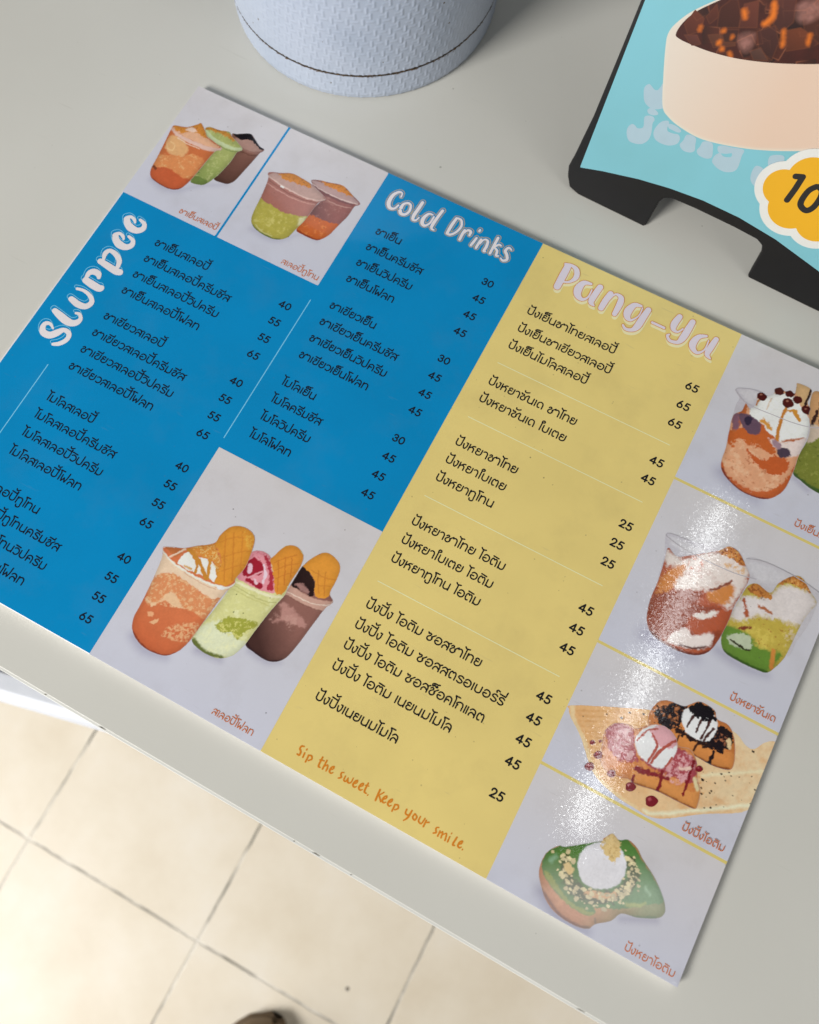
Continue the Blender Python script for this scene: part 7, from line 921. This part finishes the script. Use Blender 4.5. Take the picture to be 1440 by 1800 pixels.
# ------------------------------------------------------------------ white stool under the table, shoe on the floor
def make_stool():
    ang = math.atan2(13.0, 58.0)
    root = tag(empty('stool', (0.02, -0.2, FZ)), 'white plastic stool on the floor, its seat corner showing below the table edge at left', 'stool')
    M = simple('white_plastic', (0.66, 0.69, 0.76), 0.45)
    def rr(w, r, n=8):
        p = []
        for cx, cy, a0 in ((w - r, w - r, 0), (-w + r, w - r, 90), (-w + r, -w + r, 180), (w - r, -w + r, 270)):
            p += [(cx + r * math.cos(math.radians(a0 + 90 * k / n)), cy + r * math.sin(math.radians(a0 + 90 * k / n))) for k in range(n + 1)]
        return p
    zt = 0.45
    rings = [(0.155, .03, zt - .045), (.160, .032, zt - .01), (.157, .03, zt - .002), (.150, .028, zt), (.138, .024, zt), (.134, .022, zt - .006), (.128, .02, zt - .007)]
    V = []; F = []; n = None
    for w, r, z in rings:
        p = rr(w, r); n = len(p); V += [(x, y, z) for x, y in p]
    for k in range(len(rings) - 1):
        F += [(k * n + i, k * n + (i + 1) % n, (k + 1) * n + (i + 1) % n, (k + 1) * n + i) for i in range(n)]
    F.append(tuple(range((len(rings) - 1) * n, len(rings) * n)))
    mesh_obj('seat', V, F, M, root, False)
    for sx in (-1, 1):
        for sy in (-1, 1):
            t = (.118 * sx, .118 * sy); b = (.142 * sx, .142 * sy)
            V = [(t[0] + dx, t[1] + dy, zt - .02) for dx, dy in ((-.02, -.02), (.02, -.02), (.02, .02), (-.02, .02))] + [(b[0] + dx, b[1] + dy, 0) for dx, dy in ((-.014, -.014), (.014, -.014), (.014, .014), (-.014, .014))]
            mesh_obj('leg', V, [(3, 2, 1, 0), (4, 5, 6, 7), (0, 1, 5, 4), (1, 2, 6, 5), (2, 3, 7, 6), (3, 0, 4, 7)], M, root)
    root.rotation_euler = (0, 0, ang)
    # the seat's near side passes through the line seen below the table edge
    px, py = 0.020, -0.3755
    c, s = math.cos(ang), math.sin(ang)
    root.location = (px - (-s) * (-0.160) - 0.03 * c * 0, py - c * (-0.160), FZ)
make_stool()

def make_shoe():
    root = tag(empty('shoe', (0.282, -0.755, FZ)), 'brown shoe with a rounded toe on the tiles at the bottom edge', 'shoe')
    M = simple('brown_leather', (0.20, 0.13, 0.065), 0.6, var=.25); Ms = simple('brown_sole', (0.15, 0.10, 0.055), 0.8)
    def ring_width(t):   # t 0 heel .. 1 toe
        return np.interp(t, [0, .05, .2, .45, .7, .88, .96, 1], [.012, .028, .034, .033, .044, .040, .026, .004])
    def ring_height(t):
        return np.interp(t, [0, .06, .3, .5, .7, .9, 1], [.055, .085, .092, .085, .062, .040, .016])
    L = 0.27; nu = 40; nv = 24
    def body(name, mat, z0, grow, hfun):
        V = []; F = []
        for i in range(nu + 1):
            t = i / nu; y = -L / 2 + L * (1 - (1 - t) ** 1.3) ; y = -L + L * t + 0.141
            w = ring_width(t) + grow; h = hfun(t)
            for j in range(nv):
                a = math.pi * j / (nv - 1)
                V.append((w * math.copysign(abs(math.cos(a)) ** .8, math.cos(a)), y + grow * (1 if t == 1 else 0), z0 + h * math.sin(a) ** .75))
        for i in range(nu):
            for j in range(nv - 1):
                F.append((i * nv + j, i * nv + j + 1, (i + 1) * nv + j + 1, (i + 1) * nv + j))
            F.append((i * nv + nv - 1, i * nv, (i + 1) * nv, (i + 1) * nv + nv - 1))
        return mesh_obj(name, V, F, mat, root, True)
    body('shoe_upper', M, 0.012, 0.0, ring_height)
    body('sole', Ms, 0.0, 0.003, lambda t: 0.014)
make_shoe()
